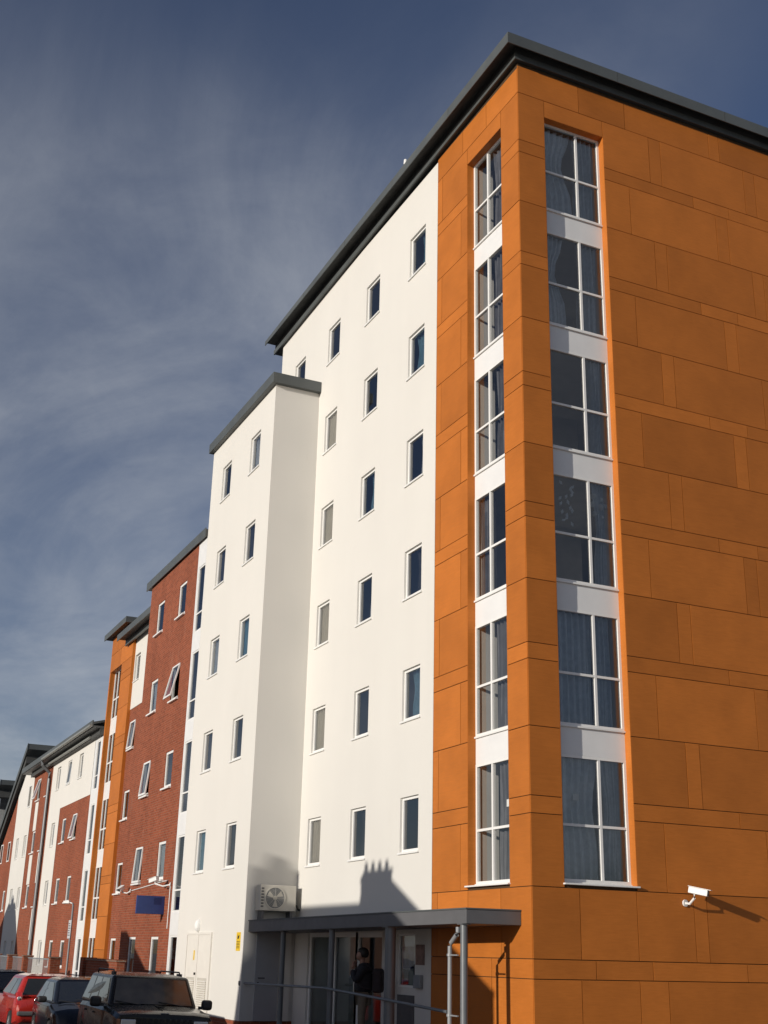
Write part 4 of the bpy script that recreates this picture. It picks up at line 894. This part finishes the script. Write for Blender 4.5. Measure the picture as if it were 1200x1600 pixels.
for s in (1, -1):
    m = MB(); pts = [(-.17, s * .11, 1.37), (-.06, s * .12, 1.49), (.06, s * .13, 1.47), (.135, s * .13, 1.34), (.14, s * .15, 1.18), (-.02, s * .185, 1.04), (-.16, s * .14, 1.02)]
    m.tube(pts, .016, 6); m.xform(PW).build('strap', 'bag', per)
for s in (1, -1):
    m = MB(); m.ball((.06, s * .105, .035), .14, .052, .05, 12, 8); m.v = [(x, y, max(z, .002)) for x, y, z in m.v]; m.xform(PW).build('shoe', 'shoe', per, smooth=True)

# ------------------------------------------------------------------ cars
def wheel(t, T, x, y, rad, wd, rimc='steel'):
    s = 1 if y > 0 else -1
    m = MB(); rg = []
    prof = [(rad * .62, 0), (rad * .96, 0), (rad, .03), (rad, wd - .03), (rad * .96, wd), (rad * .62, wd)]
    for (q, o) in prof: rg.append([(x + q * math.cos(2 * PI * k / 28), y - s * o, rad + q * math.sin(2 * PI * k / 28)) for k in range(28)])
    m.loft(rg, False); w = m.xform(T).build('wheel', 'rubber', t, smooth=True)
    m = MB(); rg = [[(x + q * math.cos(2 * PI * k / 28), y - s * o, rad + q * math.sin(2 * PI * k / 28)) for k in range(28)] for (q, o) in ((rad * .63, .004), (rad * .56, .02), (rad * .52, .05))]
    m.loft(rg, False); m.poly(rg[-1]); m.xform(T).build('rim', 'galv', w, smooth=True)
    for k in range(6):
        a = k * PI / 3; m = MB(); m.tube([(x + .04 * math.cos(a), y - s * .02, rad + .04 * math.sin(a)), (x + rad * .58 * math.cos(a), y - s * .02, rad + rad * .58 * math.sin(a))], .022, 6); m.xform(T).build('spoke', rimc, w)
def body_loft(stations, wheels, zb=.24, R=.36, n_arch=True):
    """stations: (x, half width, top z, crown)"""
    xs = sorted(set([s[0] for s in stations] + [xw + R * math.cos(PI * k / 14) for xw in wheels for k in range(15)]))
    xs = [x for x in xs if stations[0][0] <= x <= stations[-1][0]]; rings = []
    def at(x):
        for a, b in zip(stations[:-1], stations[1:]):
            if a[0] <= x <= b[0]:
                q = (x - a[0]) / (b[0] - a[0] + 1e-9); return [a[i] + (b[i] - a[i]) * q for i in range(1, len(a))]
    for x in xs:
        w, zt, cr, z_b = at(x); low = z_b
        for xw in wheels:
            if abs(x - xw) < R: low = max(low, .30 + math.sqrt(max(0, R * R - (x - xw) ** 2)))
        zm = max(low + .02, z_b + (zt - z_b) * .55); zm = min(zm, zt - .10)
        l2 = min(low + .05, zm - .01)
        half = [(w - .16, z_b + .02), (w - .10, low), (w - .012, l2), (w, zm), (w - .012, zt - .08), (w - .055, zt - .012), (w * .6, zt + cr * .7)]
        rings.append([(x, y, z) for y, z in half] + [(x, 0, zt + cr)] + [(x, -y, z) for y, z in half[::-1]] + [(x, 0, z_b + .02)])
    m = MB(); m.loft(rings); return m
def cabin(c):    # c: dict of side polygon x positions
    yb, yt = c['yb'], c['yt']; m = MB()
    m.hexa([(c['rb'], -yb, c['zb']), (c['fb'], -yb * c.get('fn', 1), c['zb']), (c['fb'], yb * c.get('fn', 1), c['zb']), (c['rb'], yb, c['zb']),
            (c['rt'], -yt, c['zt']), (c['ft'], -yt, c['zt']), (c['ft'], yt, c['zt']), (c['rt'], yt, c['zt'])])
    return m
def lerp(a, b, q): return Vector(a) + (Vector(b) - Vector(a)) * q
def glass_on(c, T, body, which, u0, u1, v0, v1, name, off=.006, mat='carglass', slant=(0, 0)):
    yb, yt, fn = c['yb'], c['yt'], c.get('fn', 1)
    q = {'front': ((c['fb'], yb * fn, c['zb']), (c['fb'], -yb * fn, c['zb']), (c['ft'], -yt, c['zt']), (c['ft'], yt, c['zt'])),
         'rear': ((c['rb'], -yb, c['zb']), (c['rb'], yb, c['zb']), (c['rt'], yt, c['zt']), (c['rt'], -yt, c['zt'])),
         'left': ((c['rb'], yb, c['zb']), (c['fb'], yb * fn, c['zb']), (c['ft'], yt, c['zt']), (c['rt'], yt, c['zt'])),
         'right': ((c['fb'], -yb * fn, c['zb']), (c['rb'], -yb, c['zb']), (c['rt'], -yt, c['zt']), (c['ft'], -yt, c['zt']))}[which]
    def P(u, v): return lerp(lerp(q[0], q[1], u), lerp(q[3], q[2], u), v)
    pts = [P(u0, v0), P(u1, v0), P(u1 + slant[1], v1), P(u0 + slant[0], v1)]
    n = (pts[1] - pts[0]).cross(pts[3] - pts[0]).normalized(); cen = Vector(((c['rb'] + c['fb']) / 2, 0, c['zb']))
    if n.dot(pts[0] - cen) < 0: n = -n
    m = MB(); N_ = 6; rows = []
    for j in range(N_ + 1):
        rows.append([lerp(lerp(pts[0], pts[1], i / N_), lerp(pts[3], pts[2], i / N_), j / N_) + n * (off + (.007 * (1 - (2 * i / N_ - 1) ** 2) if which in ('front', 'rear') else 0)) for i in range(N_ + 1)])
    for j in range(N_):
        for i in range(N_): m.quad(rows[j][i], rows[j][i + 1], rows[j + 1][i + 1], rows[j + 1][i])
    return m.xform(T).build(name, mat, body, smooth=True)

# -- dark boxy off-road car, front towards the camera
JT = Matrix.Translation((-7.28, -4.96, 0.0)) @ Matrix.Rotation(math.radians(-4), 4, 'Z') @ Matrix.Rotation(math.radians(-1.5), 4, 'X')
jeep = thing('parked_car', (-5.2, -5.12, 0), 'dark boxy off-road car with roof rails, parked nearest with its front to the camera', 'car', 'cars parked along the kerb')
jb = body_loft([(0.06, .80, 1.06, .0, .45), (0.14, .86, 1.09, 0, .40), (1.0, .885, 1.11, 0, .38), (2.9, .885, 1.11, .015, .38), (3.1, .86, 1.11, .03, .38), (4.0, .83, 1.05, .03, .40), (4.10, .81, 1.02, .02, .45), (4.12, .80, .99, 0, .45)], (0.80, 3.40), R=.40).xform(JT).build('body', 'carjeep', jeep, smooth=True, angle=28)
jc = dict(yb=.845, yt=.68, rb=.10, rt=.22, fb=3.02, ft=2.55, zb=1.09, zt=1.60, fn=.93)
cb_ = cabin(jc).xform(JT).build('cabin', 'carjeep', jeep, bevel=.05, seg=3)
m = MB(); m.hexa([(.2, -.66, 1.595), (2.54, -.66, 1.595), (2.54, .66, 1.595), (.2, .66, 1.595), (.4, -.45, 1.635), (2.3, -.45, 1.635), (2.3, .45, 1.635), (.4, .45, 1.635)]); m.xform(JT).build('roof', 'carjeep', jeep, bevel=.02)
glass_on(jc, JT, jeep, 'front', .055, .945, .10, .90, 'windscreen', mat='screen'); glass_on(jc, JT, jeep, 'rear', .09, .91, .12, .88, 'rear_window')
for s in ('left', 'right'):
    rev = (lambda a, b: (1 - b, 1 - a)) if s == 'right' else (lambda a, b: (a, b))
    for (a, b, sl, nm) in ((.05, .30, (0, 0), 'side_window'), (.34, .58, (0, 0), 'side_window'), (.615, .93, (0, -.02), 'side_window')):
        q = rev(a, b); glass_on(jc, JT, jeep, s, q[0], q[1], .12, .88, nm, slant=(0, sl[1]) if s == 'left' else (-sl[1], 0))
for s in (1, -1):
    m = MB(); m.tube([(.35, s * .60, 1.61), (.42, s * .60, 1.672), (2.1, s * .60, 1.68), (2.22, s * .60, 1.62)], .014, 8); m.box(2.0, 2.26, s * .60 - .025, s * .60 + .025, 1.60, 1.655); m.xform(JT).build('roof_rail', 'black', jeep)
    m = MB(); m.box(2.80, 2.95, s * .985 - .095, s * .985 + .095, 1.08, 1.25); mi = m.xform(JT).build('door_mirror', 'black', jeep, bevel=.05, seg=3)
    m = MB(); m.box(2.84, 2.91, min(s * .84, s * .93), max(s * .84, s * .93), 1.09, 1.14); m.xform(JT).build('mirror_stalk', 'black', mi)
    m = MB(); m.box(4.118, 4.15, s * .61 - .125, s * .61 + .125, .80, .95); m.xform(JT).build('headlight', 'lamp', jeep, bevel=.02)
    m = MB(); m.box(4.10, 4.145, s * .772 - .028, s * .772 + .028, .80, .95); m.xform(JT).build('indicator', 'clay', jeep, bevel=.008)
    m = MB(); m.tube([(3.06, s * .38 + .15, 1.135), (2.95, s * .38 - .28, 1.19)], .010, 6); m.xform(JT).build('wiper', 'black', jeep)
    for x in (1.05, 2.05): m = MB(); m.box(x, x + .13, s * .886 - .012, s * .886 + .012, .95, .98); m.xform(JT).build('door_handle', 'black', jeep)
    for x in (.80, 3.40): wheel(jeep, JT, x, s * .87, .36, .22)
for i in range(10):
    y = -.435 + i * .0967; m = MB(); m.box(4.119, 4.128, y - .026, y + .026, .76, .97); m.xform(JT).build('grille_slot', 'rubber', jeep)
m = MB(); m.box(4.10, 4.26, -.86, .86, .46, .62); m.xform(JT).build('bumper', 'bumper', jeep, bevel=.03)
m = MB(); m.box(4.06, 4.085, -.07, .07, 1.05, 1.058); m.xform(JT).build('bonnet_badge', 'galv', jeep)
m = MB(); m.box(3.12, 3.85, -.012, .012, 1.118, 1.136); m.xform(JT).build('bonnet_ridge', 'carjeep', jeep)

def hatchback(name, T, paint, label, at, rear_detail=False):
    t = thing(name, at, label, 'car', 'cars parked along the kerb')
    body_loft([(0.0, .70, .78, .0, .42), (0.05, .76, .86, .0, .34), (0.25, .81, .93, .0, .28), (1.2, .83, .93, 0, .24), (2.6, .83, .93, .01, .24), (2.85, .82, .92, .035, .24), (3.35, .79, .80, .045, .26), (3.68, .73, .66, .04, .32), (3.80, .62, .54, .02, .38), (3.84, .52, .48, 0, .40)], (.62, 3.06), R=.335).xform(T).build('body', paint, t, smooth=True, angle=35)
    c = dict(yb=.80, yt=.57, rb=.10, rt=.48, fb=2.95, ft=2.02, zb=.90, zt=1.385, fn=.90)
    cabin(c).xform(T).build('cabin', paint, t, bevel=.09, seg=4)
    m = MB(); m.hexa([(.45, -.53, 1.38), (2.0, -.53, 1.38), (2.0, .53, 1.38), (.45, .53, 1.38), (.75, -.35, 1.425), (1.75, -.35, 1.425), (1.75, .35, 1.425), (.75, .35, 1.425)]); m.xform(T).build('roof', paint, t, bevel=.03)
    glass_on(c, T, t, 'front', .06, .94, .10, .90, 'windscreen'); glass_on(c, T, t, 'rear', .09, .91, .12, .86, 'rear_window')
    for s in ('left', 'right'):
        rv = (lambda a, b: (1 - b, 1 - a)) if s == 'right' else (lambda a, b: (a, b))
        for (a, b, sl) in ((.10, .40, 0), (.43, .90, -.16)):
            q = rv(a, b); glass_on(c, T, t, s, q[0], q[1], .12, .85, 'side_window', slant=(0, sl * .6) if s == 'left' else (-sl * .6, 0))
    for s in (1, -1):
        m = MB(); m.box(2.52, 2.66, s * .93 - .10, s * .93 + .10, .93, 1.06); m.xform(T).build('door_mirror', 'black' if paint != 'carred' else 'black', t, bevel=.05, seg=3)
        m = MB(); rg = []
        for k in range(7):
            q = k / 6; x = 3.22 + .44 * q; w = .805 - .17 * q; h = .10 * math.sin(PI * (.12 + .8 * q)) + .015; z = .72 - .10 * q
            rg.append([(x, s * (w - .12), z - h * .55), (x + .02, s * (w + .004), z - h * .5), (x, s * (w - .005), z + h * .45), (x - .01, s * (w - .10), z + h * .65)])
        m.loft(rg); m.xform(T).build('headlight', 'lamp', t, smooth=True)
        m = MB(); m.hexa([(.0, s * .70 - .06, .74), (.16, s * .70 - .06, .74), (.16, s * .70 + .085, .74), (.03, s * .70 + .075, .74), (.10, s * .68 - .04, 1.02), (.24, s * .68 - .04, 1.02), (.26, s * .68 + .105, 1.02), (.13, s * .68 + .10, 1.02)]); tl = m.xform(T).build('tail_light', 'tail', t, bevel=.02)
        m = MB(); m.ball((.055, s * .715, .88), .03, .05, .05, 10, 7); m.xform(T).build('reversing_lamp', 'lamp', tl, smooth=True)
        for x in (.62, 3.06): wheel(t, T, x, s * .815, .30, .19)
    m = MB(); m.box(-.05, .12, -.74, .74, .50, .60); m.xform(T).build('bumper_strip', 'bumper', t, bevel=.03)
    m = MB(); m.box(-.045, -.025, -.26, .26, .64, .75); m.xform(T).build('number_plate', 'yellow', t)
    m = MB(); m.box(3.70, 3.83, -.42, .42, .44, .50); m.xform(T).build('grille', 'rubber', t)
    m = MB(); m.tube([(2.98, .30, .945), (2.84, -.25, 1.0)], .009, 6); m.tube([(2.98, -.28, .945), (2.86, -.62, .98)], .009, 6); m.xform(T).build('wiper', 'black', t)
    return t
BT = Matrix.Translation((-12.95, -4.85, 0)) @ Matrix.Rotation(math.radians(-3), 4, 'Z')
hatchback('parked_car', BT, 'carblk', 'small black hatchback parked between the off-road car and the red car, front towards the camera', (-11, -5.1, 0))
RT = Matrix.Translation((-13.75, -5.10, 0)) @ Matrix.Rotation(math.radians(180), 4, 'Z')
hatchback('parked_car', RT, 'carred', 'red hatchback showing its rear window and tail light, parked behind the black hatchback', (-15.6, -5.2, 0))
NT = Matrix.Translation((-18.6, -5.35, 0)) @ Matrix.Rotation(math.radians(180), 4, 'Z')
hatchback('parked_car', NT, 'carnavy', 'dark navy hatchback mostly hidden beyond the red car at the left edge', (-20.5, -5.3, 0))
